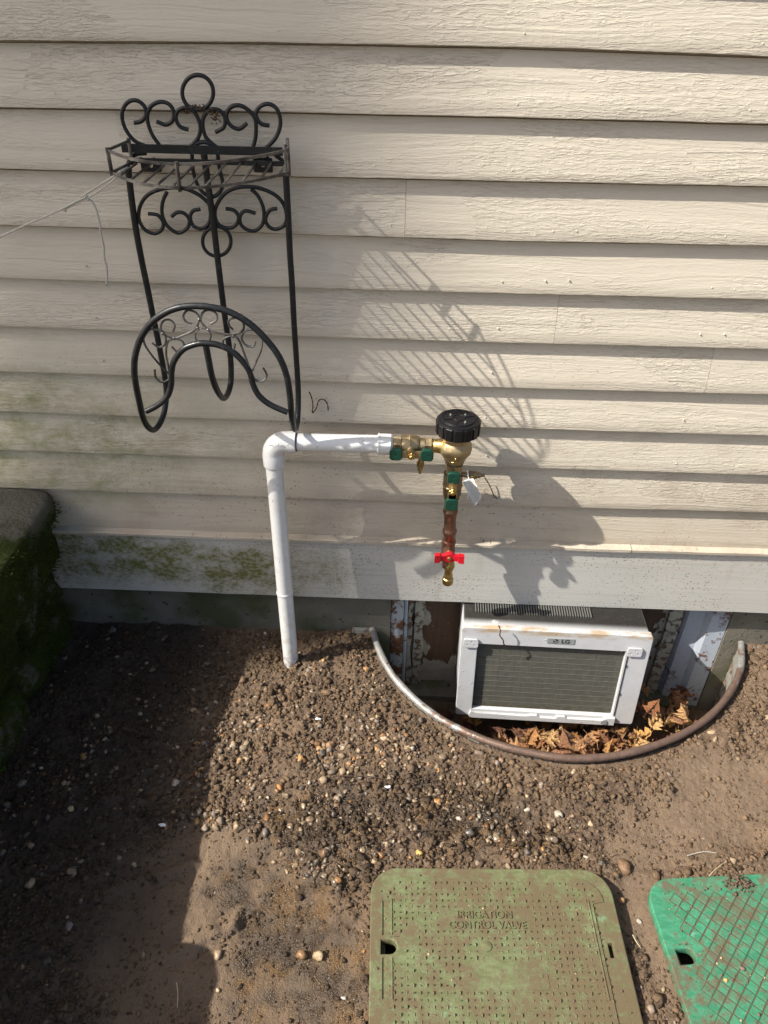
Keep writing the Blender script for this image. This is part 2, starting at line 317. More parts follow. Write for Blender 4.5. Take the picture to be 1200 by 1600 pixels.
def m_rim():                                # galvanised rim: grey zinc at the ends, brown rust skin in the middle
    t = T('galvanised_rim', 0.45, 0.35, 0.5); n = t.noise(t.pos, 22, 6, 0.7); x = t.sep(t.pos)[0]
    zinc = t.mix(t.noise(t.pos, 120, 4), (0.17, 0.168, 0.155), (0.37, 0.365, 0.345))
    rust = t.mix(t.noise(t.pos, 60, 5), (0.085, 0.055, 0.042), (0.20, 0.13, 0.095))
    mid = t.mth('MULTIPLY', t.rng(x, 0.02, 0.30), t.rng(x, 0.80, 0.95, 1, 0))
    f = t.rng(t.mth('ADD', n, t.mth('MULTIPLY', mid, 0.36)), 0.55, 0.66)
    base = t.mix(f, zinc, rust); base = t.mix(t.rng(t.noise(t.pos, 70, 5, 0.7), 0.62, 0.72), base, (0.10, 0.04, 0.025))
    t.col(base); t.rgh(t.rng(n, 0.4, 0.6, 0.32, 0.55)); t.bump(t.mth('ADD', n, t.noise(t.pos, 220, 4)), 0.0012); return t.m
def m_ply():
    t = T('peeling_plywood', 0.75, spec=0.3); v = t.pos
    grain = t.noise(t.map(v, (70, 10, 3.5)), 1, 4, 0.6, 0.6)
    wood = t.mix(grain, (0.030, 0.018, 0.011), (0.115, 0.070, 0.043))
    edge = t.mth('MAXIMUM', t.rng(t.sep(v)[2], -0.205, -0.11, 1, 0), t.mth('MAXIMUM', t.rng(t.sep(v)[0], 0.045, 0.13, 0.9, 0), t.rng(t.sep(v)[0], 0.66, 0.765, 0, 0.75)))
    peel = t.rng(t.mth('ADD', t.noise(t.map(v, (1.6, 1, 1)), 17, 6, 0.62), t.mth('MULTIPLY', edge, 0.24)), 0.635, 0.65)
    paint = t.mix(t.noise(v, 40, 4), (0.20, 0.185, 0.155), (0.36, 0.335, 0.28))
    t.col(t.mix(peel, wood, paint)); t.bump(t.mth('ADD', t.mth('MULTIPLY', grain, 0.3), peel), 0.0018); return t.m
def m_lid(name, a, b, mudc, amt, fresh=None, mudscale=7):
    t = T(name, 0.55, spec=0.35); v = t.pos; n = t.noise(v, mudscale, 8, 0.72, 0.4); f = t.noise(t.map(v, (9, 22, 1)), 3, 8, 0.75)
    base = t.mix(t.rng(f, 0.38, 0.60), a, b)
    if fresh: base = t.mix(t.mth('MULTIPLY', t.rng(t.noise(v, 16, 5, 0.7), 0.60, 0.72), 0.8), base, fresh)
    f2 = t.noise(v, 55, 6, 0.75)
    mk = t.rng(t.mth('ADD', t.mth('ADD', n, t.mth('MULTIPLY', t.mth('SUBTRACT', f, 0.5), 0.5)), t.mth('MULTIPLY', t.mth('SUBTRACT', f2, 0.5), 0.9)), amt-0.10, amt+0.12)
    base = t.mix(t.mth('MULTIPLY', mk, 0.9), base, t.mix(f2, tuple(k*.75 for k in mudc), mudc))
    t.col(base); t.rgh(t.rng(mk, 0, 1, 0.42, 0.8)); t.bump(t.mth('ADD', f2, t.noise(v, 400, 3)), 0.0008); return t.m, t
def m_stone():
    t = T('mossy_stone', 0.92, spec=0.15); n = t.noise(t.pos, 10, 6, 0.65); n2 = t.noise(t.pos, 70, 5, 0.7)
    base = t.mix(n, (0.07, 0.066, 0.052), (0.20, 0.185, 0.15)); nz = t.sep(t.geo.outputs['Normal'])[2]
    zz = t.sep(t.pos)[2]
    moss = t.mth('MULTIPLY', t.rng(t.mth('ADD', n, t.mth('MULTIPLY', n2, 0.2)), 0.42, 0.56), t.mth('MAXIMUM', t.rng(zz, 0.40, 0.45, 1, 0.1), t.rng(t.mth('ADD', t.sep(t.pos)[1], t.mth('MULTIPLY', n, 0.12)), -0.14, -0.05, 1, 0)))
    base = t.mix(moss, base, t.mix(n2, (0.014, 0.021, 0.004), (0.050, 0.066, 0.010)))
    t.col(base); t.bump(t.mth('ADD', n, t.mth('MULTIPLY', n2, 1.3)), 0.012); return t.m
M_siding, M_skirt, M_conc, M_soil, M_peb, M_steel, M_worn, M_pvc = m_siding(), m_skirt(), m_concrete(), m_soil(), m_pebble(), m_steel(), m_worn(), m_pvc()
M_crumb = m_crumb(); M_brass = m_brass(); M_brass2 = m_brass('bright_brass', (0.42, 0.29, 0.10), (0.56, 0.42, 0.18), 0.34, (0.2, 0.13, 0.05), 0.6)
M_brassd = m_brass('dull_brass', (0.20, 0.15, 0.09), (0.34, 0.26, 0.15), 0.45, (0.07, 0.05, 0.03), 0.5)
M_copper = m_brass('wet_copper', (0.19, 0.10, 0.068), (0.31, 0.18, 0.125), 0.38, (0.10, 0.05, 0.03), 0.56)
M_rim, M_rust, M_frame, M_ply, M_stone = m_rim(), m_rusty(amt=0.50), m_rusty('blue_white_steel', (0.33, 0.365, 0.41), 0.60), m_ply(), m_stone()
M_black = m_plain('black_plastic', (0.006, 0.006, 0.007), 0.42, spec=.3)
M_green = m_plain('green_grip', (0.004, 0.042, 0.027), 0.35, var=0.35); M_red = m_plain('red_grip', (0.42, 0.006, 0.016), 0.38, var=0.2)
M_dark = m_plain('shadow_gap_black', (0.01, 0.01, 0.01), 0.9)
M_paper = m_plain('paper', (0.72, 0.72, 0.71), 0.7, var=0.04)
M_cord = m_plain('grey_cord', (0.40, 0.39, 0.34), 0.75, var=0.3, scale=200)
M_grey = m_plain('badge_grey', (0.22, 0.23, 0.23), 0.4); M_ink = m_plain('ink', (0.012, 0.012, 0.012), 0.5)
M_root = m_plain('dry_tendril', (0.06, 0.035, 0.02), 0.9)

# ------------------------------------------------------------------ house wall
EDGE = [[64, 66.5, 74, 88.5], [168.5, 175, 184, 194.5], [264.5, 275, 284, 292], [352.5, 364.5, 377.5, 385], [434.5, 448.5, 459.5, 468.5],
        [510.5, 524, 536.5, 546], [581, 594, 606.5, 617.5], [644, 657.5, 669.5, 681.5], [704, 718, 731, 743.5], [762, 777, 791, 801.5], [821, 834, 846, 859]]
def edge_fn(row):
    p = [P(u, v) for u, v in zip((0, 400, 800, 1200), row)]
    return lambda x: float(np.interp(x, [q.x for q in p], [q.z for q in p]))
edges = [edge_fn(r) for r in EDGE]
for k in range(9): edges.insert(0, (lambda f: (lambda x: f(x)+0.1055))(edges[0]))
house = thing('house_wall', 'beige painted lap siding wall with a white skirt board along its foot', 'wall')
JOINT = {9+3: [633], 9+5: [870], 9+6: [1113], 9+1: [-300], 9+8: [-420], 9+9: [1600], 9+10: [-200]}
BT = 0.0155
def board(i, x0, x1):
    bm = bmesh.new(); nx = max(8, int((x1-x0)/0.012)); rows = []
    fz, top = edges[i], (edges[i-1] if i else (lambda x: edges[0](x)+0.105))
    for k in range(nx+1):
        x = x0+(x1-x0)*k/nx; z0 = fz(x); z1 = top(x)+0.012
        j = 0.0006*float(pn(x*40, i*3.1))+0.0010*float(pn(x*6, i*5.7)); chip = 0.0022*max(0.0, float(pn(x*25, i*9.3, 5))-0.28)
        wv = 0.0012*float(pn(x*1.5, i*2.3, 2))
        prof = [(BT+0.010, z0+0.004), (0.0035, z0+0.0005+j+chip), (0.0+wv+0.0006, z0+0.0010+j+chip), (wv, z0+0.0030+j+chip)]
        zs_ = z1-0.012-0.0042+0.0008*float(pn(x*12, i*4.4, 7))     # added slot under the board above, shaped to give a dark shade line
        for q in (0.25, 0.5, 0.75, 1.0):
            zz = z0+(zs_-z0)*q; prof.append((wv*(1-q)+BT*q*.97, zz))
        prof.append((BT+0.0094, zs_+0.0006)); prof.append((BT+0.010, z1))
        rows.append([bm.verts.new((x, y, z)) for y, z in prof])
    for a, b in zip(rows, rows[1:]):
        for k in range(len(a)-1): bm.faces.new((a[k], b[k], b[k+1], a[k+1]))
        bm.faces.new((a[-1], b[-1], b[0], a[0]))
    bm.faces.new(rows[0]); bm.faces.new(rows[-1][::-1])
    o = bm_obj('siding_board', bm, M_siding, house); return autosmooth(o, 35)
for i in range(len(edges)):
    zmid = edges[i](0)+0.05; cuts = [-2.3]
    for u in JOINT.get(i, []):
        cuts.append(P(u, EDGE[i-9][1]-20).x if u > 0 else -1.9)
    cuts.append(2.3)
    for a, b in zip(cuts, cuts[1:]): board(i, a+(0.0003 if a > -2.3 else 0), b-(0.0003 if b < 2.3 else 0))
box('wall_sheathing', (-2.3, BT+0.0103, 0.18), (2.3, 0.12, edges[0](0)+0.13), M_dark, house)
zt = lambda x: float(np.interp(x, [P(400, 842, -.01).x, P(1200, 867, -.01).x], [P(400, 842, -.01).z, P(1200, 867, -.01).z]))
def strip(name, x0, x1, prof, m, n=60, amp=0.0008):
    """board running along the wall; prof(x) gives its section"""
    bm = bmesh.new(); rows = []
    for k in range(n+1):
        x = x0+(x1-x0)*k/n; j = amp*float(pn(x*9, 3.3)); rows.append([bm.verts.new((x, y+j, z+j)) for y, z in prof(x)])
    for a, b in zip(rows, rows[1:]):
        for k in range(len(a)): bm.faces.new((a[k], b[k], b[(k+1) % len(a)], a[(k+1) % len(a)]))
    bm.faces.new(rows[0]); bm.faces.new(rows[-1][::-1])
    return autosmooth(bm_obj(name, bm, m, house), 30)
xj = P(988, 858, -.02).x
cap_prof = lambda x: [(-0.020, zt(x)+0.002), (-0.020, zt(x)+0.009), (-0.018, zt(x)+0.0105), (0.03, zt(x)+0.013), (0.03, zt(x)+0.001), (-0.018, zt(x)+0.0005)]
strip('drip_ledge', -2.3, xj-0.001, cap_prof, M_siding); strip('drip_ledge', xj+0.001, 2.3, cap_prof, M_siding)
zb = lambda x: float(np.interp(x, [P(75, 918, -.012).x, P(400, 930, -.012).x, P(1200, 959, -.012).x], [P(75, 918, -.012).z, P(400, 930, -.012).z, P(1200, 959, -.012).z]))
strip('skirt_board', -2.3, 2.3, lambda x: [(-0.012, zb(x)+0.002), (-0.012, zt(x)-0.003), (-0.010, zt(x)-0.0005), (0.018, zt(x)-0.0005), (0.018, zb(x)), (-0.010, zb(x))], M_skirt)
# foundation: concrete either side of the window opening and under it
WX0, WX1, WZB = -0.022, 0.895, -0.27
fd = bmesh.new()
for lo, hi in (((-2.3, 0.0185, -0.5), (WX0, 0.3, 0.179)), ((WX1, 0.0185, -0.5), (2.3, 0.3, 0.179)), ((WX0+.0005, 0.021, -0.5), (WX1-.0005, 0.3, WZB)), ((WX0+.0005, 0.021, 0.168), (WX1-.0005, 0.3, 0.178))):
    vs = add_box(fd, lo, hi)
bm_obj('foundation', fd, M_conc, house)
# nail heads
nm = bmesh.new()
for (u, v) in [(70, 45), (86, 147), (105, 248), (122, 341), (134, 415), (150, 496), (161, 563), (195, 692), (436, 48), (819, 52), (1192, 68), (536, 143), (808, 163), (1172, 172), (622, 263), (655, 263), (800, 266), (1152, 276),
               (610, 351), (789, 361), (864, 361), (901, 361), (1133, 369), (784, 440), (889, 438), (852, 439), (1112, 449), (1147, 452), (778, 513), (1094, 522), (1132, 522), (768, 582), (1068, 656), (758, 652), (1056, 724), (472, 705), (760, 712), (1044, 790)]:
    p = P(u, v, 0.006); q = P(u, v, 0.0022)
    add_tube(nm, [p, q+Vector((0, 0, 0))], [0.0022, 0.0016], 8)
tag(autosmooth(bm_obj('nail_head', nm, M_siding, house), 40), kind='stuff')

# ------------------------------------------------------------------ window well geometry shared with the ground
RIM = [G(*p, 0.010) for p in [(583, 985), (590, 1010), (610, 1050), (640, 1085), (680, 1118), (730, 1145), (790, 1167), (850, 1180), (900, 1185), (960, 1181), (1020, 1166), (1070, 1145), (1110, 1118), (1140, 1083), (1157, 1045), (1163, 1015)]]
RIM = [Vector((RIM[0].x-0.003, 0.012, 0.010))]+RIM[1:-1]+[Vector((RIM[-1].x, 0.012, 0.010))]
rx = np.array([p.x for p in RIM]); ry = np.array([p.y for p in RIM])
WCX, WRX, WRY = (rx[0]+rx[-1])/2, (rx[-1]-rx[0])/2, -ry.min()
rth = np.arctan2(-(ry), rx-WCX); rrd = np.hypot(rx-WCX, ry); _o = np.argsort(rth)
def well_in(x, y):                          # >0 inside the well, metres from the rim
    th = np.arctan2(-(y), x-WCX); r = np.hypot(x-WCX, y)
    return np.where(y < 0.0, np.interp(th, rth[_o], rrd[_o])-r, np.where((x > rx[0]) & (x < rx[-1]), 0.05, -0.05))

# ------------------------------------------------------------------ ground
LZ = 0.030                                  # lid height
l1 = [G(583, 1357, LZ), G(945, 1360, LZ), G(573, 1570, LZ), G(993, 1590, LZ)]
ang1 = math.atan2(l1[1].y-l1[0].y, l1[1].x-l1[0].x)
W1 = (l1[1]-l1[0]).length+0.004; H1 = 0.355
c1 = (l1[0]+l1[1])/2 + Vector((math.sin(ang1), -math.cos(ang1), 0))*(H1/2)
l2a, l2b = G(1018, 1420, LZ), G(1085, 1600, LZ); _e = G(1195, 1372, LZ)-G(1060, 1373, LZ); ang2 = math.atan2(_e.y, _e.x)*.5+math.atan2(-(l2a-l2b).x, (l2a-l2b).y)*.5; d2 = Vector((-math.sin(ang2), math.cos(ang2), 0)); l2b = (l2a+l2b)/2
top2 = G(1060, 1373, LZ)
W2, H2 = 0.48, 0.355
ex, ey = Vector((d2.y, -d2.x, 0)), d2
# back-left corner of the second lid: where its left edge meets its back edge
k_ = (top2-l2b).dot(ey); c2 = l2b+ey*k_+ex*(W2/2)-ey*(H2/2)
def pgl(u, v): q = G(u, v, 0); return q.x, q.y
def lid_local(x, y, c, a):
    dx, dy = x-c.x, y-c.y; return dx*math.cos(a)+dy*math.sin(a), -dx*math.sin(a)+dy*math.cos(a)
def lid_dist(x, y, c, a, w_, h_, r=0.05):
    lx, ly = lid_local(x, y, c, a); qx = np.abs(lx)-w_/2+r; qy = np.abs(ly)-h_/2+r
    return np.hypot(np.maximum(qx, 0), np.maximum(qy, 0))+np.minimum(np.maximum(qx, qy), 0)-r
def mudmask(x, y):                          # 1 where the mud was trodden smooth
    m = np.zeros_like(x)
    for (u, v, a, b) in ((340, 1420, .16, .13), (260, 1480, .16, .16), (420, 1540, .2, .1), (1080, 1290, .16, .07), (450, 1470, .12, .12), (330, 1350, .14, .09), (1150, 1230, .14, .09), (1000, 1330, .1, .05), (1010, 1450, .05, .12)):
        cx, cy = pgl(u, v); m = np.maximum(m, blob(x+0.05*pn(x*9, y*9, 4), y+0.05*pn(x*9, y*9, 5), cx, cy, a, b, .35))
    return m
def damp_shade(x, y):                             # moist soil by the stone wall, its colour darkened to deepen the shade
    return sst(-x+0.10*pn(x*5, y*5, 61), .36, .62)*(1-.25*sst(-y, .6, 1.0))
def wetmask(x, y):
    m = np.zeros_like(x)
    for (u, v, a, b, s) in ((500, 1290, .16, .07, .9), (730, 1275, .15, .07, 1), (440, 1450, .11, .15, 1), (540, 1545, .1, .1, .9), (390, 1380, .08, .05, .8), (640, 1240, .15, .05, .7), (830, 1320, .12, .045, .9), (500, 1550, .13, .09, .55), (560, 1350, .08, .10, .7), (250, 1290, .06, .05, .5), (540, 1420, .04, .12, .6), (990, 1480, .04, .1, .25)):
        cx, cy = pgl(u, v); m = np.maximum(m, s*blob(x+0.06*pn(x*11, y*11, 6), y+0.06*pn(x*11, y*11, 7), cx, cy, a, b, .5))
    return np.clip(m*(0.75+0.8*sst(pn(x*30, y*30, 8), -.3, .4)), 0, 1)
def hgt(x, y, detail=True):
    x = np.asarray(x, float); y = np.asarray(y, float)
    z = 0.010*pn(x*2.3, y*2.3, 1)+0.006*pn(x*6, y*6, 2)
    z = z-0.012*sst(y, -.25, 0.0)*sst(x, 0, -.3)          # falls a little towards the house at the left
    cx, cy = pgl(450, 1130); z = z+0.010*blob(x, y, cx, cy, .25, .2, .8)
    m = mudmask(x, y); wt = wetmask(x, y)
    z = z-0.007*m-0.006*wt
    if detail:
        rgh = (1-0.80*m)*(0.65+0.5*sst(pn(x*5, y*5, 9), -.3, .4))
        cl = (1-np.abs(pn(x*38, y*38, 10))*2.4)*0.0055+(1-np.abs(pn(x*85, y*85, 11))*2.2)*0.0050+pn(x*150, y*150, 12)*0.0045+pn(x*17, y*17, 13)*0.009
        big = np.maximum(0, pn(x*26, y*26, 14)-0.12)*0.022
        z = z+(cl+big)*rgh+m*(0.0020*pn(x*60, y*60, 15)+0.0016*pn(x*140, y*140, 18))
        # two ridges of trodden mud
        for (u0, v0, u1, v1) in ((270, 1490, 365, 1440), (365, 1440, 380, 1410), (150, 1400, 300, 1350)):
            ax, ay = pgl(u0, v0); bx_, by_ = pgl(u1, v1); L2 = (bx_-ax)**2+(by_-ay)**2
            tt = np.clip(((x-ax)*(bx_-ax)+(y-ay)*(by_-ay))/L2, 0, 1); d = np.hypot(x-ax-tt*(bx_-ax), y-ay-tt*(by_-ay))+0.006*pn(x*40, y*40, 16)
            z = z+(0.007*np.exp(-(d/0.012)**2)-0.006*np.exp(-((d-0.02)/0.012)**2))*(0.5+1.5*np.abs(pn(x*30, y*30, 41)))
    for c, a, w_, h_ in ((c1, ang1, W1, H1), (c2, ang2, W2, H2)):
        d = lid_dist(x, y, c, a, w_, h_)
        tgt = 0.004+0.012*pn(x*7, y*7, 17)
        if c is c2: tgt = tgt+0.004
        f = 1-sst(d, 0.0, 0.05); z = z*(1-f)+tgt*f + (z*0.5)*f
        z = np.where(d < -0.004, -0.045, z)
    wi = well_in(x, y)
    f = 1-sst(-wi, 0.01, 0.07); z = np.where(wi <= 0, z*(1-0.65*f)-0.010*f, z)
    floor = -0.285+0.02*pn(x*8, y*8, 20)+0.006*pn(x*50, y*50, 21)
    z = np.where(wi > 0.001, floor, z)
    return z
def grid_mesh(x0, x1, y0, y1, st):
    nx, ny = int((x1-x0)/st)+1, int((y1-y0)/st)+1
    X, Y = np.meshgrid(np.linspace(x0, x1, nx), np.linspace(y0, y1, ny)); Z = hgt(X, Y)
    e = np.minimum(np.minimum(X-x0, x1-X), Y-y0); Z = Z-0.05*(1-sst(e, 0, 0.05))
    co = np.stack([X, Y, Z], -1).reshape(-1, 3)
    i = np.arange((nx-1)*(ny-1)); r, c = i//(nx-1), i % (nx-1); a = r*nx+c
    f = np.stack([a, a+1, a+nx+1, a+nx], -1)
    return co, f, X.ravel(), Y.ravel()
def np_mesh(name, co, f, nper):
    me = bpy.data.meshes.new(name); me.vertices.add(len(co)); me.vertices.foreach_set('co', co.astype(np.float32).ravel())
    me.loops.add(f.size); me.loops.foreach_set('vertex_index', f.astype(np.int32).ravel())
    me.polygons.add(len(f)); me.polygons.foreach_set('loop_start', np.arange(0, f.size, nper, dtype=np.int32))
    me.update(calc_edges=True); return me
co, f, gx, gy = grid_mesh(-1.25, 1.25, -1.42, 0.24, 0.0033)
me = np_mesh('ground', co, f, 4)
for nm_, val in (('wet', wetmask(gx, gy)), ('mud', mudmask(gx, gy)), ('damp_shade', damp_shade(gx, gy))):
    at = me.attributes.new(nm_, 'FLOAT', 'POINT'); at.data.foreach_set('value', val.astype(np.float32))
tag(link('ground', me, M_soil, smooth=True), 'muddy brown garden soil, trodden smooth in places and wet in others', kind='structure')
bm = bmesh.new()
for (a, b, c_, d) in ((-60, -1.2, -60, 60), (1.2, 60, -60, 60), (-1.2, 1.2, -60, -1.37)):
    vs = [bm.verts.new((x, y, -0.03)) for x, y in ((a, c_), (b, c_), (b, d), (a, d))]; bm.faces.new(vs)
tag(bm_obj('far_ground', bm, M_soil), 'plain brown soil running on past the house', kind='structure')

# ------------------------------------------------------------------ gravel and crumbs
def ico(sub):
    b = bmesh.new(); bmesh.ops.create_icosphere(b, subdivisions=sub, radius=1); b.verts.ensure_lookup_table()
    v = np.array([q.co[:] for q in b.verts]); f_ = np.array([[q.index for q in p.verts] for p in b.faces]); b.free(); return v, f_
V1, F1 = ico(2); V0, F0 = ico(1)
def scatter(name, pts, sizes, cols, wet, V, F, m, label, kind='stuff', flat=(.55, .9), sink=0.25, seed=1, rough_=.8, smooth=True):
    r = np.random.default_rng(seed); n = len(pts); K = 10; vars_ = []
    for k in range(K):
        nz = 1+rough_*(0.26*np.sin(V@r.normal(0, 1.8, 3)+r.random()*6)+0.20*np.sin(V@r.normal(0, 3.6, 3)+r.random()*6)+.22*r.uniform(-1, 1, len(V))); vars_.append(V*nz[:, None])
    vi = r.integers(0, K, n); sc = np.stack([r.uniform(.8, 1.25, n), r.uniform(.7, 1.1, n), r.uniform(*flat, n)], -1)*sizes[:, None]
    az = r.random(n)*2*PI; ti = r.normal(0, .35, n)
    ca, sa, ct, st = np.cos(az), np.sin(az), np.cos(ti), np.sin(ti)
    vv = np.stack([vars_[k] for k in vi])*sc[:, None, :]
    x, y, z = vv[..., 0], vv[..., 1]*ct[:, None]-vv[..., 2]*st[:, None], vv[..., 1]*st[:, None]+vv[..., 2]*ct[:, None]
    X = x*ca[:, None]-y*sa[:, None]; Y = x*sa[:, None]+y*ca[:, None]
    out = np.stack([X+pts[:, 0:1], Y+pts[:, 1:2], z+(pts[:, 2]+sizes*(.6-sink))[:, None]], -1).reshape(-1, 3)
    F_ = (F[None]+(np.arange(n)*len(V))[:, None, None]).reshape(-1, 3)
    me = np_mesh(name, out, F_, 3)
    ca_ = me.attributes.new('col', 'FLOAT_COLOR', 'POINT'); ca_.data.foreach_set('color', np.repeat(np.concatenate([cols, np.ones((n, 1))], 1), len(V), 0).astype(np.float32).ravel())
    wa = me.attributes.new('wet', 'FLOAT', 'POINT'); wa.data.foreach_set('value', np.repeat(wet, len(V)).astype(np.float32))
    o = link(name, me, m, smooth=smooth); tag(o, label, kind=kind); return o
def gravel_density(x, y):
    d = np.full_like(x, 0.10)
    for (u, v, a, b, s) in ((450, 1150, .22, .2, .6), (600, 1190, .25, .18, .75), (430, 1260, .25, .09, 1.0), (760, 1290, .2, .08, .9), (250, 1200, .25, .2, .35), (520, 1330, .15, .08, .8), (850, 1340, .12, .04, .7), (100, 1250, .2, .2, .3), (520, 1060, .15, .08, .5)):
        cx, cy = pgl(u, v); d = np.maximum(d, s*blob(x, y, cx, cy, a, b, .5))
    d = d*(0.12+1.25*sst(pn(x*11, y*11, 30)+.4*pn(x*40, y*40, 35), -.2, .35))*(1-0.88*mudmask(x, y))
    return d
def sample(n, dens, seed):
    r = np.random.default_rng(seed); x = r.uniform(-1.15, 1.15, n); y = r.uniform(-1.3, 0.0, n)
    ok = r.random(n) < dens(x, y)
    for c, a, w_, h_ in ((c1, ang1, W1, H1), (c2, ang2, W2, H2)): ok &= lid_dist(x, y, c, a, w_, h_) > 0.004
    ok &= well_in(x, y) < -0.014
    return x[ok], y[ok]
PAL = np.array([(.30, .22, .14), (.36, .27, .17), (.42, .33, .22), (.34, .18, .075), (.24, .19, .14), (.20, .17, .14), (.45, .40, .32), (.28, .17, .10), (.17, .13, .10), (.46, .27, .10)])
PW = np.array([.17, .14, .09, .07, .17, .13, .04, .08, .09, .02])
x, y = sample(21000, gravel_density, 11); n = len(x); r = np.random.default_rng(12)
sz = np.clip(r.lognormal(math.log(0.0040), .40, n), .0020, .0095); wt = wetmask(x, y)
cl = PAL[r.choice(len(PAL), n, p=PW)]*r.uniform(.45, 1.15, (n, 1))*(1-.35*wt)[:, None]*(1-.35*damp_shade(x, y))[:, None]
scatter('gravel', np.stack([x, y, hgt(x, y)], -1), sz, cl, np.clip(wt+.12, 0, 1), V1, F1, M_peb, 'loose tan and grey pea gravel lying in the mud', seed=5, rough_=.85, flat=(.5, .9), sink=.45, smooth=False)
x, y = sample(110000, lambda a, b: (0.34+0.7*sst(pn(a*9, b*9, 31), -.3, .3))*(1-.62*mudmask(a, b)), 21); n = len(x); r = np.random.default_rng(22)
sz = np.clip(r.lognormal(math.log(0.0024), .50, n)*(1-.35*mudmask(x, y)), .0009, .0085); wt = wetmask(x, y)
cl = np.array((.140, .092, .054))*r.uniform(.5, 1.35, (n, 1))*(1-.6*wt)[:, None]*(1-.55*damp_shade(x, y))[:, None]
scatter('soil_crumbs', np.stack([x, y, hgt(x, y)], -1), sz, cl, wt*.9, V0, F0, M_crumb, 'crumbs and small clods of brown soil', seed=6, flat=(.6, 1.0), sink=.42, rough_=1.3, smooth=False)

# single stones and scraps one can point to
def stone(u, v, s, col, label, name='stone', flat=.7, wetv=.1, cat='stone', seed=1, zz=0.0):
    col = tuple(c_*.72 for c_ in col)
    q = G(u, v, s*.5+zz); z = float(hgt(np.array([q.x]), np.array([q.y]), True)[0]) if not zz else zz
    sc = scatter(name, np.array([[q.x, q.y, z]]), np.array([s]), np.array([col]), np.array([wetv]), V1, F1, M_peb, label, kind='thing', flat=(flat, flat+.01), sink=.2, seed=seed)
    del sc['kind']; sc['category'] = cat; return sc
stone(975, 1352, .013, (.24, .15, .085), 'round brown stone just behind the right corner of the muddy valve box lid', seed=3, flat=.9)
stone(972, 1405, .009, (.38, .23, .12), 'small orange-brown pebble beside the right corner of the muddy valve box lid', 'pebble', seed=4, cat='pebble')
stone(999, 1438, .0055, (.5, .44, .38), 'pale round pebble in the mud between the two valve box lids', 'pebble', seed=5, cat='pebble')
stone(684, 1250, .0085, (.50, .26, .10), 'orange flat pebble lying in the wet gravel below the window well', 'pebble', .45, .6, 'pebble', 6)
stone(655, 1335, .007, (.55, .38, .12), 'yellow pebble at the back edge of the muddy valve box lid', 'pebble', .7, .5, 'pebble', 7)
stone(375, 1195, .008, (.52, .33, .17), 'light tan pebble on the gravel nearest the shade edge', 'pebble', .7, .1, 'pebble', 8)
stone(437, 1235, .0075, (.55, .25, .08), 'bright orange pebble left of the wet gravel patch', 'pebble', .7, .3, 'pebble', 9)
stone(498, 1490, .012, (.45, .34, .20), 'long tan stone chip standing in the mud left of the muddy lid', 'stone', .5, .3, 'stone', 10)
stone(470, 1488, .011, (.30, .18, .09), 'brown glossy clod-shaped stone beside the long tan chip', 'stone', .8, .7, 'stone', 11)
stone(112, 1268, .008, (.5, .42, .24), 'yellowish pebble on its own in the deep shade', 'pebble', .7, .1, 'pebble', 12)
stone(538, 1555, .005, (.65, .62, .58), 'tiny white stone beside the front of the muddy lid', 'pebble', .8, .2, 'pebble', 13)
stone(108, 1448, .009, (.22, .21, .20), 'grey flat stone pressed into the shaded mud', 'stone', .4, .1, 'stone', 14)
def scrap(u, v, s, label, seed):
    q = G(u, v, .01); r = np.random.default_rng(seed); bm = bmesh.new(); c = Vector((q.x, q.y, float(hgt(np.array([q.x]), np.array([q.y]))[0])+.007)); ring = []
    cv = bm.verts.new(c+Vector((0, 0, .003)))
    for k in range(9):
        a = 2*PI*k/9; ring.append(bm.verts.new(c+Vector((math.cos(a)*s*r.uniform(.6, 1.3), math.sin(a)*s*.55*r.uniform(.5, 1.2), r.uniform(-.003, .003)))))
    for k in range(9): bm.faces.new((cv, ring[k], ring[(k+1) % 9]))
    geom = bmesh.ops.extrude_face_region(bm, geom=bm.faces[:])
    for e in geom['geom']:
        if isinstance(e, bmesh.types.BMVert): e.co.z -= .0012
    tag(bm_obj('plastic_scrap', bm, M_paper), label, 'scrap')
scrap(497, 1131, .008, 'crumpled white plastic scrap on the gravel below the upright pipe', 1)
scrap(606, 1229, .008, 'small white plastic scrap in the gravel above the muddy lid', 2)
scrap(255, 1290, .008, 'translucent white plastic scrap lying in the shade', 3)
# twigs and roots
def twig(pts, r_, label, cat='twig', m=M_root, lift=.006, name='twig'):
    w_ = []
    for (u, v) in pts:
        q = G(u, v, .008); w_.append(Vector((q.x, q.y, float(hgt(np.array([q.x]), np.array([q.y]))[0])+lift)))
    s_ = spline(w_, 4); return tag(tube(name, s_, [r_*(1-.6*k/len(s_)) for k in range(len(s_))], m, segs=6), label, cat)
twig([(525, 1217), (545, 1219), (575, 1218), (600, 1222), (622, 1226)], .0013, 'thin dark twig lying across the gravel below the upright pipe', lift=.009)
twig([(640, 1302), (672, 1296), (700, 1298), (738, 1306)], .0012, 'thin dark root in the wet gravel behind the muddy lid', lift=.009)
twig([(1075, 1335), (1100, 1328), (1120, 1332)], .0010, 'short dry straw on the packed soil right of the wet patch', 'straw', M_cord)
M_straw = m_plain('dry_straw', (0.42, 0.36, 0.22), 0.7)
twig([(275, 1533), (277, 1550), (276, 1572)], .0010, 'pale dry straw stuck in the shaded mud', 'straw', M_straw, .008, 'straw')
twig([(989, 1460), (994, 1470), (1001, 1481)], .0012, 'yellow dry straw between the two valve box lids', 'straw', M_straw, .007, 'straw')
twig([(1105, 1374), (1118, 1362), (1133, 1350)], .0009, 'fine pale straw at the back edge of the bright green lid', 'straw', M_straw, .012, 'straw')
r = random.Random(5); bm = bmesh.new()
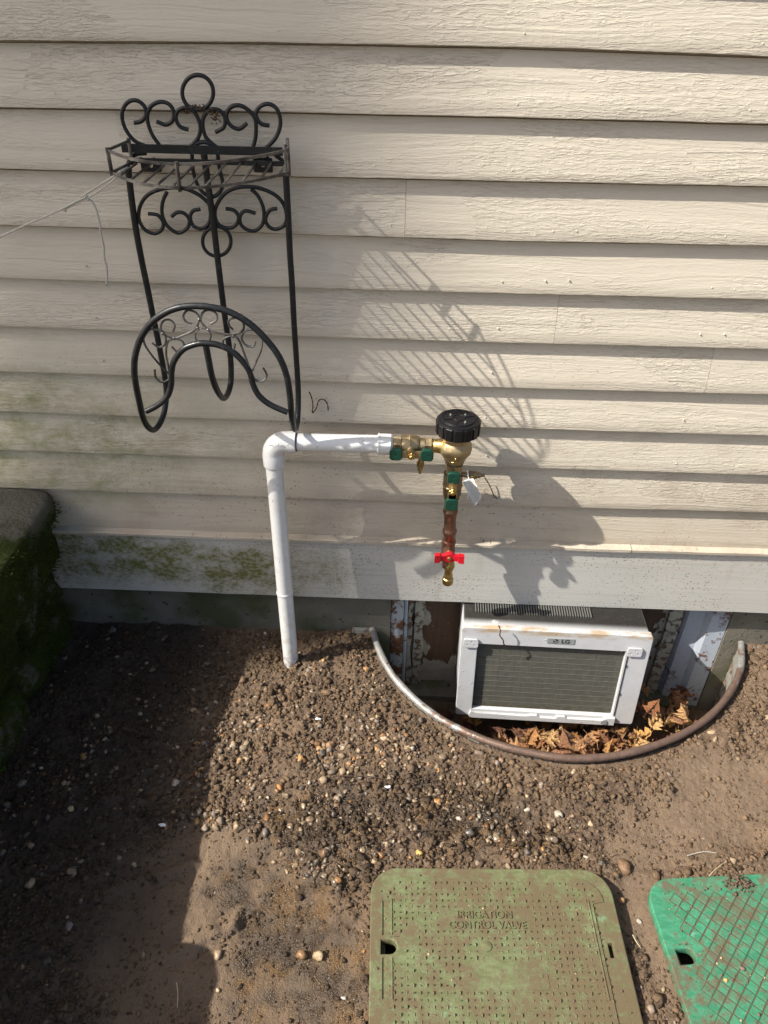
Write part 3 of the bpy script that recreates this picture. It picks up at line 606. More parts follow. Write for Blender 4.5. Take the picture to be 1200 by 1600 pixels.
for k in range(170):
    u, v = r.uniform(430, 980), r.uniform(1215, 1352); L = r.uniform(8, 26); a = r.uniform(0, PI); pts = []
    for t in (0, .5, 1):
        q = G(u+L*math.cos(a)*t+r.uniform(-2, 2), v+L*.7*math.sin(a)*t+r.uniform(-2, 2), .008)
        if float(well_in(np.array([q.x]), np.array([q.y]))[0]) > -.02 or float(lid_dist(np.array([q.x]), np.array([q.y]), c1, ang1, W1, H1)[0]) < .004: pts = None; break
        pts.append(Vector((q.x, q.y, float(hgt(np.array([q.x]), np.array([q.y]))[0])+r.uniform(.002, .008))))
    if pts: add_tube(bm, spline(pts, 3), r.uniform(.0004, .0010), 5)
tag(bm_obj('root_litter', bm, M_root), 'matted dark rootlets and twig bits in the wet gravel', kind='stuff')

# ------------------------------------------------------------------ stone wall at the left
sw = thing('stone_wall', 'low mossy rubble stone wall with a concrete cap, standing out from the house', 'wall', (-1.1, -0.3, 0))
def boulder(lo, hi, seed, m=M_stone, parent=sw, name='stone', n=4.0, amp=.10):
    V, F = ico(5); r = np.random.default_rng(seed); lo, hi = np.array(lo), np.array(hi)
    k = (np.abs(V)**n).sum(1)**(1/n); U = V/k[:, None]
    ph = r.random(3)*40; d = amp*(pn(U[:, 0]*1.7+U[:, 2]*1.3+ph[0], U[:, 1]*1.7-U[:, 2]+ph[1])+.5*pn(U[:, 0]*4+U[:, 2]*3.1+ph[1], U[:, 1]*4-U[:, 2]*2.7+ph[2])+.25*pn(U[:, 0]*11+U[:, 2]*7+ph[2], U[:, 1]*11-U[:, 2]*8+ph[0]))
    sz_ = (hi-lo)/2; co_ = (lo+hi)/2+U*sz_+V*d[:, None]*min(sz_)*1.6
    me = np_mesh(name, co_, F, 3); return link(name, me, m, parent, smooth=True)
boulder((-1.45, -.50, .385), (-.848, .004, .458), 1, n=16, amp=.05, name='cap_stone')
boulder((-1.45, -1.02, .385), (-.848, -.475, .456), 2, n=16, amp=.045, name='cap_stone')
ys = [(.01, -.30), (-.29, -.62), (-.61, -1.02)]
for c_, (z0, z1, xs) in enumerate(((-.08, .10, -.905), (.09, .26, -.925), (.25, .40, -.885))):
    off = (0, .10, -.06)[c_]
    for k, (a, b) in enumerate(ys):
        a2 = a+off if k else a; b2 = b+off if k < 2 else b
        boulder((-1.35, min(b2, a2-.05), z0), (xs+.018*math.sin(k*2.3+c_), a2, z1), 10+c_*5+k, n=9, amp=.09)
# added unseen blocks at the wall's end, sized to shade the lower left corner
for k, (lo, hi) in enumerate((((-1.6, -1.6, -.1), (-.88, -1.02, .25)), ((-1.6, -1.62, .24), (-.82, -1.00, .53)), ((-1.6, -2.3, -.1), (-.83, -1.6, .52)))):
    boulder(lo, hi, 40+k, n=12, amp=.05)
# moss: small leafy tufts on the face and lip
r = np.random.default_rng(8); bm = bmesh.new(); nb = 0
mv, mf = [], []
for o in [q for q in C.objects if q.parent is sw]:
    me = o.data; nv = len(me.vertices); cc = np.empty(nv*3, np.float32); me.vertices.foreach_get('co', cc); cc = cc.reshape(-1, 3)
    nn = np.empty(nv*3, np.float32); me.vertices.foreach_get('normal', nn); nn = nn.reshape(-1, 3)
    ok = (cc[:, 0] > -1.15) & (cc[:, 1] > -.75) & ((nn[:, 0] > .1) | (nn[:, 1] < -.3) | (nn[:, 2] > .5)) & ((cc[:, 2] < .43) | (cc[:, 1] < -.16)) & (pn(cc[:, 1]*9+cc[:, 0]*5, cc[:, 2]*9, 40) > -.12)
    idx = np.nonzero(ok)[0]
    for i in idx:
        for t in range(3):
            p = cc[i]+r.normal(0, .005, 3); nrm = nn[i]+r.normal(0, .5, 3); s_ = r.uniform(.002, .0055); a = r.normal(0, 1, 3); a = np.cross(a, nrm); a = a/(np.linalg.norm(a)+1e-6)*s_*.5
            mv += [p-a, p+a, p+nrm*s_*1.3]; mf.append((nb, nb+1, nb+2)); nb += 3
mo = T('moss', .9, spec=.15); mo.col(mo.mix(mo.noise(mo.pos, 40, 5), (.010, .016, .003), (.060, .080, .012)))
me = np_mesh('moss', np.array(mv), np.array(mf), 3); tag(link('moss', me, mo.m, sw), 'thick dark green moss', kind='stuff')

# ------------------------------------------------------------------ basement window and its boards
win = thing('basement_window', 'old basement window boarded with peeling brown plywood round the air conditioner', 'window', (.43, .05, -.27))
# left steel jamb, rusty, an angle section
def jamb(x0, x1, y0, y1, m, name='jamb'):
    return box(name, (x0, y0, WZB+.001), (x1, y1, .1675), m, win, .002)
jamb(WX0+.001, WX0+.036, .0225, .075, M_rust)
jamb(WX0+.037, WX0+.047, .030, .078, M_frame)
zz0 = WZB+.001
# splayed white steel jamb at the right
bm = bmesh.new(); prof = [(.792, .0935), (.800, .060), (.838, .048), (.848, .028), (.893, .0225), (.893, .12), (.792, .12)]
lo_ = [bm.verts.new((a, b, zz0)) for a, b in prof]; hi_ = [bm.verts.new((a, b, .1675)) for a, b in prof]
for k in range(len(prof)): bm.faces.new((lo_[k], lo_[(k+1) % 7], hi_[(k+1) % 7], hi_[k]))
bm.faces.new(lo_); bm.faces.new(hi_[::-1]); bm_obj('jamb', bm, M_frame, win)
AX0, AX1 = .175, .625                        # gap for the air conditioner
def panel(x0, x1):
    bm = bmesh.new(); n = 14; a_ = []
    for k in range(n+1):
        z = zz0+(.166-zz0)*k/n; a_.append((z, x0+.003*math.sin(k*1.7), x1+.003*math.sin(k*2.3+1)))
    fr = [[bm.verts.new((xx, .080+.002*math.sin(k+j), z)) for j, xx in enumerate((p, (p+q)/2, q))] for k, (z, p, q) in enumerate(a_)]
    bk = [[bm.verts.new((v_.co.x, .094, v_.co.z)) for v_ in row] for row in fr]
    for g in (fr, bk):
        for a, b in zip(g, g[1:]):
            for j in range(2): bm.faces.new((a[j], a[j+1], b[j+1], b[j]))
    for j in (0, 2):
        for k in range(n): bm.faces.new((fr[k][j], fr[k+1][j], bk[k+1][j], bk[k][j]))
    for k in (0, n):
        for j in range(2): bm.faces.new((fr[k][j], fr[k][j+1], bk[k][j+1], bk[k][j]))
    return bm_obj('board_panel', bm, M_ply, win)
panel(WX0+.060, AX0); panel(AX1, .788)
box('board_panel', (AX0+.004, .083, zz0), (AX1-.004, .094, -.175), M_ply, win)
# painted casing strips beside the plywood, edges eaten away
def casing(x0, x1, y0, seed):
    bm = bmesh.new(); n = 40; L, R_ = [], []
    for k in range(n+1):
        z = zz0+(.1655-zz0)*k/n; e = .010*float(pn(k*.11, seed*3.1))+.0035*float(pn(k*.33, seed*7.7)); g = .004*float(pn(k*.13, seed*5.1))
        L.append((x0+g, z)); R_.append((x1+e, z))
    loop = L+R_[::-1]; f_ = [bm.verts.new((a, y0, b)) for a, b in loop]; bm.faces.new(f_)
    ge = bmesh.ops.extrude_face_region(bm, geom=bm.faces[:])
    for e in ge['geom']:
        if isinstance(e, bmesh.types.BMVert): e.co.y += .012
    return bm_obj('casing_strip', bm, M_cas, win)
tt = T('flaking_cream_paint', .7, spec=.3); nn_ = tt.noise(tt.pos, 45, 6, .7)
tt.col(tt.mix(tt.rng(nn_, .52, .58), tt.mix(tt.noise(tt.pos, 15, 4), (.20, .19, .155), (.38, .36, .30)), (.11, .065, .04))); tt.bump(tt.rng(nn_, .5, .58), .002); M_cas = tt.m
casing(WX0+.068, WX0+.094, .0655, 1); casing(.752, .786, .0655, 2); casing(WX0+.049, WX0+.062, .060, 3)

# ------------------------------------------------------------------ window well
well = thing('window_well', 'curved galvanised steel window well with a rusty brown rim', 'window well', (WCX, -.2, 0))
rp = spline(RIM, 6); 
rimpts = [p.copy() for p in rp]
bm = bmesh.new(); add_tube(bm, rimpts, [.0092*(1+.05*math.sin(i*.9)) for i in range(len(rimpts))], 12)
autosmooth(bm_obj('rim', bm, M_rim, well), 50)
bm = bmesh.new(); cols = []
tw = T('well_steel', .5, .2, .4); tn = tw.noise(tw.pos, 30, 6, .7)
tw.col(tw.mix(tw.rng(tn, .52, .66), tw.mix(tw.noise(tw.pos, 60, 4), (.17, .165, .14), (.32, .31, .275)), (.10, .06, .04))); tw.bump(tn, .002)
cen = Vector((WCX, 0, 0)); depth = 20
for i, p in enumerate(rimpts):
    out_ = (Vector((p.x, p.y, 0))-cen).normalized(); col_ = []
    for side in (0, 1):
        rng_ = range(depth+1) if side == 0 else range(depth, -1, -1)
        for k in rng_:
            z = .004-.33*k/depth; b = .0045*math.sin(-z*2*PI/.066) if z < -.03 else 0
            q = Vector((p.x, p.y, z))+out_*(b+(0 if side == 0 else -.0025)); q.y = min(q.y, .0175) if i in (0, len(rimpts)-1) else q.y; col_.append(bm.verts.new(q))
    cols.append(col_)
for a, b in zip(cols, cols[1:]):
    for k in range(len(a)-1): bm.faces.new((a[k], b[k], b[k+1], a[k+1]))
    bm.faces.new((a[-1], b[-1], b[0], a[0]))
autosmooth(bm_obj('shell', bm, tw.m, well), 60)
box('mounting_flange', (rimpts[0].x-.055, .004, -.06), (rimpts[0].x-.002, .0165, .012), tw.m, well, .002)
box('mounting_flange', (rimpts[-1].x+.002, .004, -.3), (rimpts[-1].x+.05, .0165, .0), tw.m, well, .002)

# ------------------------------------------------------------------ air conditioner
AW, AH, AD = .475, .310, .26
ac = thing('air_conditioner', 'dirty white window air conditioner poking out into the window well', 'air conditioner', (.4006, -.118, .152), rot=(-.0685, -.0142, -.0331))
def m_acwhite():
    t = T('enamelled_white_steel', .35, spec=.45); o = t.obj; n = t.noise(o, 18, 6, .7); s_ = t.sep(o)
    base = t.mix(t.noise(o, 30, 4), (.40, .405, .41), (.50, .50, .50))
    top = t.mth('MULTIPLY', t.rng(s_[2], -.012, -.004), t.rng(s_[1], .012, .05))
    grime = t.mth('MULTIPLY', top, t.rng(t.mth('ADD', n, t.mth('ADD', t.rng(s_[0], -.2, .12, 0, .20), t.rng(s_[1], .02, .09, .06, .26))), .44, .56))
    base = t.mix(grime, base, t.mix(t.noise(o, 130, 3), (.003, .0026, .002), (.022, .018, .014)))
    spk = t.rng(t.noise(o, 120, 6, .8), .57, .68); base = t.mix(t.mth('MULTIPLY', spk, .65), base, (.10, .085, .065))
    t.rgh(t.rng(grime, 0, 1, .35, .95))
    rust = t.mth('MULTIPLY', t.mth('MULTIPLY', t.rng(s_[2], -.02, -.006), t.rng(s_[1], .008, .022, 1, 0)), t.rng(t.noise(t.map(o, (5, 10, 14)), 3, 5), .42, .6))
    base = t.mix(t.mth('MULTIPLY', rust, .85), base, (.34, .24, .13))
    t.col(base); t.bump(t.mth('MULTIPLY', t.rng(t.vor(o, 60), .10, .2, 1, 0), t.rng(t.noise(o, 9, 2), .5, .6)), .001); return t.m
M_ac = m_acwhite()
box('casing', (-AW/2+.003, .0200, -AH+.004), (AW/2-.003, AD, -.004), M_ac, ac, .006, local=True)
# rear frame as a plate with an opening; plane XY -> face XZ
FR = Matrix.Rotation(PI/2, 4, 'X')           # (x,y,z)->(x,-z,y)
oL, oR, oT, oB = -AW/2+.040, AW/2-.056, -.050, -AH+.022
plate('rear_frame', [rrect(AW, AH, .006, 4, 0, -AH/2), [(oL, oB), (oR, oB), (oR, oT), (oL, oT)]], .010, M_ac, ac, .0015, 0, M=Matrix.Translation((0, .0100, 0)) @ FR)
tcoil = T('dusty_coil', .8, .1, .3); oc = tcoil.obj; fin = tcoil.noise(tcoil.map(oc, (900, 1, 3)), 1, 1); du = tcoil.noise(oc, 60, 6, .75)
row = tcoil.rng(tcoil.mth('FRACT', tcoil.mth('MULTIPLY', tcoil.sep(oc)[2], 1/.0186)), .42, .5)
cbase = tcoil.mix(fin, (.045, .044, .037), (.115, .112, .092)); cbase = tcoil.mix(tcoil.rng(du, .45, .65), cbase, (.105, .098, .074))
cbase = tcoil.mix(tcoil.mth('MULTIPLY', tcoil.rng(tcoil.sep(oc)[2], -AH+.022, -AH+.045, .9, 0), tcoil.rng(tcoil.noise(oc, 70, 4), .4, .55)), cbase, (.05, .045, .018))
tcoil.col(cbase); tcoil.bump(tcoil.mth('ADD', tcoil.mth('MULTIPLY', fin, .6), du), .0015)
box('condenser_coil', (oL-.0001, .0130, oB-.0001), (oR+.0001, .0198, oT+.0001), tcoil.m, ac, local=True)
M_wire = m_plain('coil_line', (.095, .092, .073), .8)
for k in range(12):
    z = oT-.010-k*.0186; z = max(z, oB+.003)
    bm = bmesh.new(); add_tube(bm, [(oL+.001, .0126, z), (oR-.001, .0126, z)], .0006, 5); bm_obj('guard_wire', bm, M_wire, ac, local=True)
for (xc, zc) in ((oL-.016, oT+.003), (oR+.018, oT+.001)):
    rr = rrect(.036, .027, .005, 4, xc, zc); holes = [[(xc+dx+.0028*math.cos(a*PI/4), zc+dz+.0028*math.sin(a*PI/4)) for a in range(8)] for dx, dz in ((0.002, .006), (-.009, -.005), (.009, -.005))]
    plate('corner_bracket', [rr]+holes, .0022, M_ac, ac, .0006, 0, M=Matrix.Translation((0, -.0035, 0)) @ FR)
bad = plate('badge', [rrect(.068, .0165, .001, 2, -.008+.02, oT+.0225)], .0008, M_grey, ac, .0002, 0, M=Matrix.Translation((0, -.0008, 0)) @ FR)
bxc = .012
def child_local(o, par): o.parent = par; o.matrix_parent_inverse = Matrix.Identity(4)
lt = text('lettering', 'LG', .0165, .0003, M_ink, bad, Matrix.Translation((bxc+.012, -.0018, oT+.0222)) @ FR, xs=1.1)
for dx in (-.0003, .0003):
    pass
em = plate('emblem', [[(bxc-.013+.0068*math.cos(a*PI/12), oT+.0225+.0068*math.sin(a*PI/12)) for a in range(24)]], .0003, M_ink, bad, 0, 0, M=Matrix.Translation((0, -.0018, 0)) @ FR)
bm = bmesh.new(); cx_, cz_ = bxc-.013, oT+.0225; M_em = m_plain('emblem_light', (.3, .31, .31), .4)
add_tube(bm, [(cx_+.0050*math.cos(a), -.0022, cz_+.0050*math.sin(a)) for a in np.linspace(PI/2, 2*PI, 16)], .0004, 5)
add_tube(bm, [(cx_+.0010, -.0022, cz_), (cx_+.0050, -.0022, cz_)], .0004, 5); add_tube(bm, [(cx_-.0004, -.0022, cz_+.003), (cx_-.0004, -.0022, cz_-.0028), (cx_+.0016, -.0022, cz_-.0028)], .0004, 5); add_tube(bm, [(cx_-.0026, -.0022, cz_+.0024), (cx_-.0016, -.0022, cz_+.0024)], .0006, 5)
bm_obj('emblem_line', bm, M_em, bad, local=True)
# base pan lip with its steps
pts = [(-AW/2+.035, .0), (-AW/2+.040, .012), (-AW/2+.052, .006), (-.05, .004), (-.035, .008), (-.02, .008), (-.012, .001), (.03, .001), (.036, .009), (.055, .009), (.062, .003), (.15, .004), (.17, .013), (AW/2-.05, .013), (AW/2-.05, -.011), (-AW/2+.035, -.011)]
plate('base_pan_lip', [[(a, -AH+.010+b) for a, b in pts]], .004, M_ac, ac, .0008, 0, M=Matrix.Translation((0, -.004, 0)) @ FR)
bm = bmesh.new(); add_tube(bm, [(.160, -.0105, -AH+.010), (.160, -.0075, -AH+.010)], [.0085, .010], 16); bm_obj('drain_plug', bm, M_grey, ac, local=True)
box('side_seam', (oR+.003, -.0016, oB+.006), (oR+.0048, .0002, oT-.012), M_ink, ac, local=True)
for z in (oT-.045, oT-.145): box('side_clip', (oR+.003, -.0028, z-.008), (oR+.0062, -.0018, z), M_ink, ac, local=True)
# raised top lip and the comb of louvres
box('top_lip', (-AW/2+.03, .012, -.0045), (AW/2-.03, .020, .0012), M_ac, ac, .001, local=True)
bm = bmesh.new(); add_box(bm, (-AW/2+.03, .068, -.0045), (AW/2-.14, .105, -.0030)); bm_obj('louvre_recess', bm, M_dark, ac, local=True)
bm = bmesh.new()
for k in range(46):
    x = -AW/2+.034+k*.0066; add_box(bm, (x, .067, -.0046), (x+.0026, .106, .0008))
tag(bm_obj('louvre', bm, m_plain('grimy_louvre', (.10, .10, .09), .6), ac, local=True), kind='stuff')
# dried tendril hanging over the frame
tl = [P(779, 977, -.13), P(782, 985, -.135), P(781, 993, -.137), P(786, 1000, -.138), P(787, 1006, -.135), P(791, 1012, -.132)]
tt_ = spline(tl, 4)
tag(tube('dry_tendril', tt_, [.0011*(1+.8*abs(math.sin(i*2.1))) for i in range(len(tt_))], M_root, segs=6), 'thin dry brown tendril hanging over the top of the air conditioner frame', 'tendril')
def walltend(pts, label, y=-.003, r_=.0012):
    s_ = spline([P(u, v, y) for u, v in pts], 4); return tag(tube('dry_tendril', s_, [r_*(.6+.8*abs(math.sin(i*1.3))) for i in range(len(s_))], M_root, segs=6), label, 'tendril')
walltend([(483, 612), (487, 622), (489, 634), (488, 645), (494, 638), (498, 626), (505, 624), (511, 630), (513, 641)], 'curled dry brown tendril clinging to the siding right of the hose rack')
walltend([(757, 746), (762, 753), (768, 765), (772, 775), (777, 779)], 'thin dry brown tendril on the siding right of the brass valves')

# ------------------------------------------------------------------ leaves in the well
def leaf_mesh(name, lobes, seed, m):
    r = random.Random(seed); bm = bmesh.new(); out = []
    nl = lobes
    for side in (1, -1):
        seq = []
        for k in range(nl):
            t = (k+.6)/nl; y = t*.95; wdt = math.sin(min(1, t*1.05+.12)*PI)**.7
            seq += [(.20+.08*r.random(), y-.08), ((.30+.16*r.random())*wdt+.10, y+.03+.06*r.random())]
        out.append([(side*a, b) for a, b in seq])
    tip = (0.02, 1.12); pts = [(0.012, 0)]+out[0]+[tip]+out[1][::-1]+[(-0.012, 0)]
    curl, roll_, tw = r.uniform(-1.6, 1.6), r.uniform(.6, 2.4)*r.choice((-1, 1)), r.uniform(-.9, .9)
    def bend(x, y):
        z = roll_*x*x+curl*.35*(y-.5)**2+tw*x*y+.05*math.sin(9*x+seed)+.05*math.sin(7*y+seed*2)
        return Vector((x, y-.5, z))
    mid = [bm.verts.new(bend(0, y)) for y in np.linspace(0, 1.12, 2*nl+3)]
    R_ = [bm.verts.new(bend(*p)) for p in pts[1:1+2*nl]]; Lh = [bm.verts.new(bend(*p)) for p in pts[2+2*nl:2+4*nl]][::-1]
    for sd in (R_, Lh):
        for k in range(2*nl-1):
            bm.faces.new((mid[k+1], sd[k], sd[k+1])); bm.faces.new((mid[k+1], sd[k+1], mid[k+2]))
        bm.faces.new((mid[0], sd[0], mid[1])); bm.faces.new((mid[2*nl], sd[-1], mid[2*nl+1])); bm.faces.new((sd[-1], mid[2*nl+2], mid[2*nl+1]))
    bmesh.ops.subdivide_edges(bm, edges=bm.edges[:], cuts=1, use_grid_fill=True, smooth=.0)
    for v_ in bm.verts: v_.co.z += .03*math.sin(v_.co.x*17+seed)*math.cos(v_.co.y*13)
    add_tube(bm, [bend(0, .02), bend(.01, -.15)+Vector((0, 0, .03)), bend(.04, -.35)+Vector((0, 0, .05))], [.012, .011, .012], 5)
    me = bpy.data.meshes.new(name); bm.to_mesh(me); bm.free(); me.materials.append(m); me.shade_smooth(); return me
def m_leaf(name, a, b):
    t = T(name, .55, spec=.35); n = t.noise(t.off(t.obj, 5), 3, 5, .65); c = t.mix(n, a, b)
    x = t.mth('ABSOLUTE', t.sep(t.obj)[0]); vein = t.rng(x, .006, .022, 1, 0); c = t.mix(t.mth('MULTIPLY', vein, .5), c, tuple(k*.5 for k in a))
    hsv = t.n.nodes.new('ShaderNodeHueSaturation'); t.L(c, hsv.inputs['Color']); t.L(t.rng(t.rand, 0, 1, .55, 1.25), hsv.inputs['Value']); t.L(t.rng(t.rand, 0, 1, .485, .515), hsv.inputs['Hue'])
    t.col(hsv.outputs[0]); t.bump(t.noise(t.obj, 14, 4), .02); t.b.inputs['Transmission Weight'].default_value = 0; return t.m
LM = [m_leaf('orange_leaf', (.46, .19, .06), (.70, .37, .15)), m_leaf('tan_leaf', (.50, .25, .11), (.74, .43, .21)), m_leaf('brown_leaf', (.18, .08, .04), (.36, .18, .10))]
leaves = [leaf_mesh('fallen_leaf', 3+(k % 2), k+1, LM[k % 3]) for k in range(9)]
r = random.Random(12)
def put_leaf(p, s_, rot, mesh, label, group=None):
    o = bpy.data.objects.new('fallen_leaf', mesh); C.objects.link(o); o.location = p; o.rotation_euler = rot; o.scale = (s_, s_, s_)
    return tag(o, label, 'leaf', group)
GF, GR, GB = 'dry leaves in front of the air conditioner', 'dry leaves heaped at the right end of the well', 'dark damp leaves deep in the well'
n_ = 0; tries = 0
ZONES = [(.20, 'left end of the well'), (.33, 'left half of the air conditioner'), (.46, 'middle of the air conditioner'), (.60, 'right half of the air conditioner'), (.73, 'gap right of the air conditioner'), (9, 'white steel window jamb')]
while n_ < 270 and tries < 6000:
    tries += 1; x = r.uniform(.08, .90) if r.random() < .4 else r.uniform(.28, .90); y = r.uniform(-.36, -.01) if r.random() < .35 else r.uniform(-.36, -.15)
    wi = float(well_in(np.array([x]), np.array([y]))[0])
    if wi < .024: continue
    right = x > .60
    pile = (.085 if right else .07)*min(1, (x-.1)/.25 if x > .1 else 0)
    z = -.262+pile*r.random()**.6+(.02 if y < -.25 else 0)
    if right and y > -.14: z += .05*r.random()
    if x < .2: z = -.275
    kind_ = r.choice((0, 1, 0, 1, 1, 2)) if x > .22 else 2
    mesh = leaves[kind_+3*r.randrange(3)]
    s_ = r.uniform(.034, .064); tilt = .55 if right else .45
    zn = next(b_ for a_, b_ in ZONES if x < a_); where_ = 'touching the rim ' if wi < .07 else ''; lab = ('broad ' if s_ > .049 else 'small ')+('orange-brown', 'pale tan', 'dark brown')[kind_]+(' dead leaf '+where_+'before the ' if 'half' in zn or 'middle' in zn else ' dead leaf '+where_+'at the ' if 'end of the well' in zn and 'jamb' not in zn else ' dead leaf '+where_+'in the ' if 'gap' in zn else ' dead leaf '+where_+'by the ')+zn
    put_leaf((x, y, z), s_, (r.gauss(0, tilt), r.gauss(0, tilt), r.uniform(0, 6.28)), mesh, lab, lab.replace('dead leaf', 'dead leaves')); n_ += 1
put_leaf(P(1020, 1105, -.20), .046, (.5, .2, -.8), leaves[0], 'bright orange lobed leaf standing just right of the air conditioner')
put_leaf(P(1070, 1112, -.13), .046, (1.0, -.3, .4), leaves[1], 'curled tan leaf with rolled edges below the white window frame')
put_leaf(P(1053, 1090, -.05), .06, (.9, .5, 1.2), leaves[4], 'small brown leaf resting highest in the heap against the white frame')
put_leaf(P(886, 1152, -.29), .046, (.3, -.2, .3), leaves[1], 'flat tan leaf lying against the rim at its foremost point')
put_leaf(P(830, 1150, -.27), .046, (.45, .3, -.4), leaves[3], 'orange lobed leaf just left of the flat tan leaf by the rim')

# ------------------------------------------------------------------ hose rack
rack = thing('hose_rack', 'black scrolled steel hose rack with a shelf hanging on the siding', 'hose rack', (P(320, 240, -.02).x, -.02, P(320, 240, -.02).z))
def c1p(pts, y=-.03, o=(150, 100), k=350/1200): return [P(o[0]+a*k, o[1]+b*k, y) for a, b in pts]
def c2p(pts, ys): 
    return [P(150+a*350/1200, 400+b*350/1200, (ys if not hasattr(ys, '__len__') else ys[i])) for i, (a, b) in enumerate(pts)]
SR = .0036
def scroll(pts, r_=SR, name='scroll', conv=c1p, m=M_steel, **k): return tube(name, spline(conv(pts, **k), 7), r_, m, rack, 8)
for pts in ([(205, 315), (245, 305), (268, 270), (258, 225), (215, 195), (168, 207), (140, 260), (150, 330), (190, 395), (240, 430), (320, 455)],
            [(325, 308), (375, 325), (410, 302), (415, 252), (387, 213), (340, 203), (292, 230), (275, 290), (297, 370), (345, 442)],
            [(495, 352), (450, 335), (428, 290), (442, 248), (490, 235), (532, 265), (558, 330), (550, 390), (517, 432), (488, 450)],
            [(640, 365), (683, 340), (692, 292), (670, 255), (627, 242), (590, 262), (571, 315), (585, 385), (620, 425), (655, 450)],
            [(808, 318), (765, 348), (717, 325), (698, 275), (722, 232), (770, 222), (820, 250), (854, 300), (855, 390), (840, 450)],
            [(930, 330), (882, 318), (857, 272), (880, 227), (930, 215), (973, 248), (988, 320), (963, 395), (908, 452)],
            [(515, 448), (545, 425), (580, 419), (620, 432), (650, 455)],
            [(515, 485), (518, 560), (540, 640), (575, 690), (620, 712), (660, 690), (678, 640), (662, 560), (652, 485)],
            [(188, 575), (172, 545), (185, 505), (215, 485), (270, 478)], [(960, 490), (1000, 520), (1012, 560)],
            [(280, 802), (330, 810), (360, 850), (350, 890), (310, 908), (260, 885), (230, 830), (237, 760), (280, 700), (360, 668), (460, 665), (540, 695), (600, 745), (614, 800), (600, 860), (560, 882), (520, 865), (505, 820), (520, 787), (558, 778)],
            [(380, 685), (357, 740), (355, 810), (385, 870), (440, 905), (488, 880), (500, 835), (472, 800), (435, 795), (405, 818)],
            [(970, 775), (930, 785), (908, 830), (925, 870), (965, 885), (1010, 862), (1021, 810), (998, 740), (940, 690), (850, 660), (760, 662), (690, 695), (645, 760), (638, 815), (660, 862), (710, 880), (750, 862), (764, 820), (740, 785), (695, 775)],
            [(830, 670), (870, 710), (898, 780), (895, 850), (860, 890), (815, 890), (777, 860), (772, 815), (800, 787), (855, 800)]):
    scroll(pts, y=-.028)
for (cx_, cy_, rx_, ry_) in ((545, 152, 83, 93), (647, 950, 76, 79)):
    pts = [(cx_+rx_*math.cos(a*PI/8), cy_+ry_*math.sin(a*PI/8)) for a in range(16)]
    tube('ring', spline(c1p(pts, -.028), 4, True), SR, M_steel, rack, 8, True)
# flat back bar, the shelf's back rail
a, b = P(192, 236, -.031), P(442, 237, -.031)
bm = bmesh.new(); add_box(bm, (a.x, -.036, (a.z+b.z)/2-.004), (b.x, -.031, (a.z+b.z)/2+.010)); bm_obj('back_bar', bm, M_steel, rack)
# shelf
SLx, SRx = P(169, 240, -.115).x, P(450, 237, -.115).x; xm = (SLx+SRx)/2; hw = (SRx-SLx)/2
ztop = (P(169, 240, -.115).z+P(450, 237, -.115).z+P(284, 250, -.23).z)/3; zlow = (P(172, 275, -.115).z+P(452, 272, -.115).z+P(290, 286, -.225).z)/3
def bow(x): return -.115-.105*(1-((x-xm)/hw)**2)
tlt = -.008                                   # the shelf hangs very slightly down to the left
def zs(z, x): return z+tlt*0+(x-xm)*.022
shelf = thing('shelf', None, None); del shelf; 
def flatrim(name, z):
    xs_ = np.linspace(SLx, SRx, 29); path = [Vector((SLx+.012, -.036, zs(z, SLx)))]+[Vector((x_, bow(x_), zs(z, x_))) for x_ in xs_]+[Vector((SRx-.012, -.036, zs(z, SRx)))]
    bm = bmesh.new(); rows = []
    for i, p in enumerate(path):
        t_ = (path[min(i+1, len(path)-1)]-path[max(i-1, 0)]).normalized(); nn2 = Vector((t_.y, -t_.x, 0))
        rows.append([bm.verts.new(p+nn2*dx+Vector((0, 0, dz))) for dx, dz in ((-.0013, -.0023), (.0013, -.0023), (.0013, .0023), (-.0013, .0023))])
    for a_, b_ in zip(rows, rows[1:]):
        for k in range(4): bm.faces.new((a_[k], b_[k], b_[(k+1) % 4], a_[(k+1) % 4]))
    bm.faces.new(rows[0]); bm.faces.new(rows[-1][::-1]); return bm_obj(name, bm, M_worn, rack)
flatrim('shelf_rim', ztop); flatrim('shelf_rim', zlow)
for x_, y_ in ((SLx, bow(SLx)), (SRx, bow(SRx)), (xm-.008, bow(xm)-.002), (SLx+.012, -.036), (SRx-.012, -.036), (SRx-.008, -.09)):
    tube('shelf_upright', [(x_, y_, zs(zlow, x_)-.005), (x_, y_, zs(ztop, x_)+.004)], .0034, M_worn, rack, 6)
for k in range(11):
    x_ = SLx+.020+k*(SRx-SLx-.036)/10
    bm = bmesh.new(); y0_, y1_ = bow(x_)+.002, -.036; add_box(bm, (x_-.0016, y0_, zs(zlow, x_)-.0032), (x_+.0016, y1_, zs(zlow, x_)-.0002)); bm_obj('shelf_rod', bm, M_worn, rack)
bm = bmesh.new(); add_box(bm, (SLx+.012, -.038, zs(zlow, xm)-.004), (SRx-.012, -.033, zs(zlow, xm)+.004)); bm_obj('shelf_back_rail', bm, M_steel, rack)
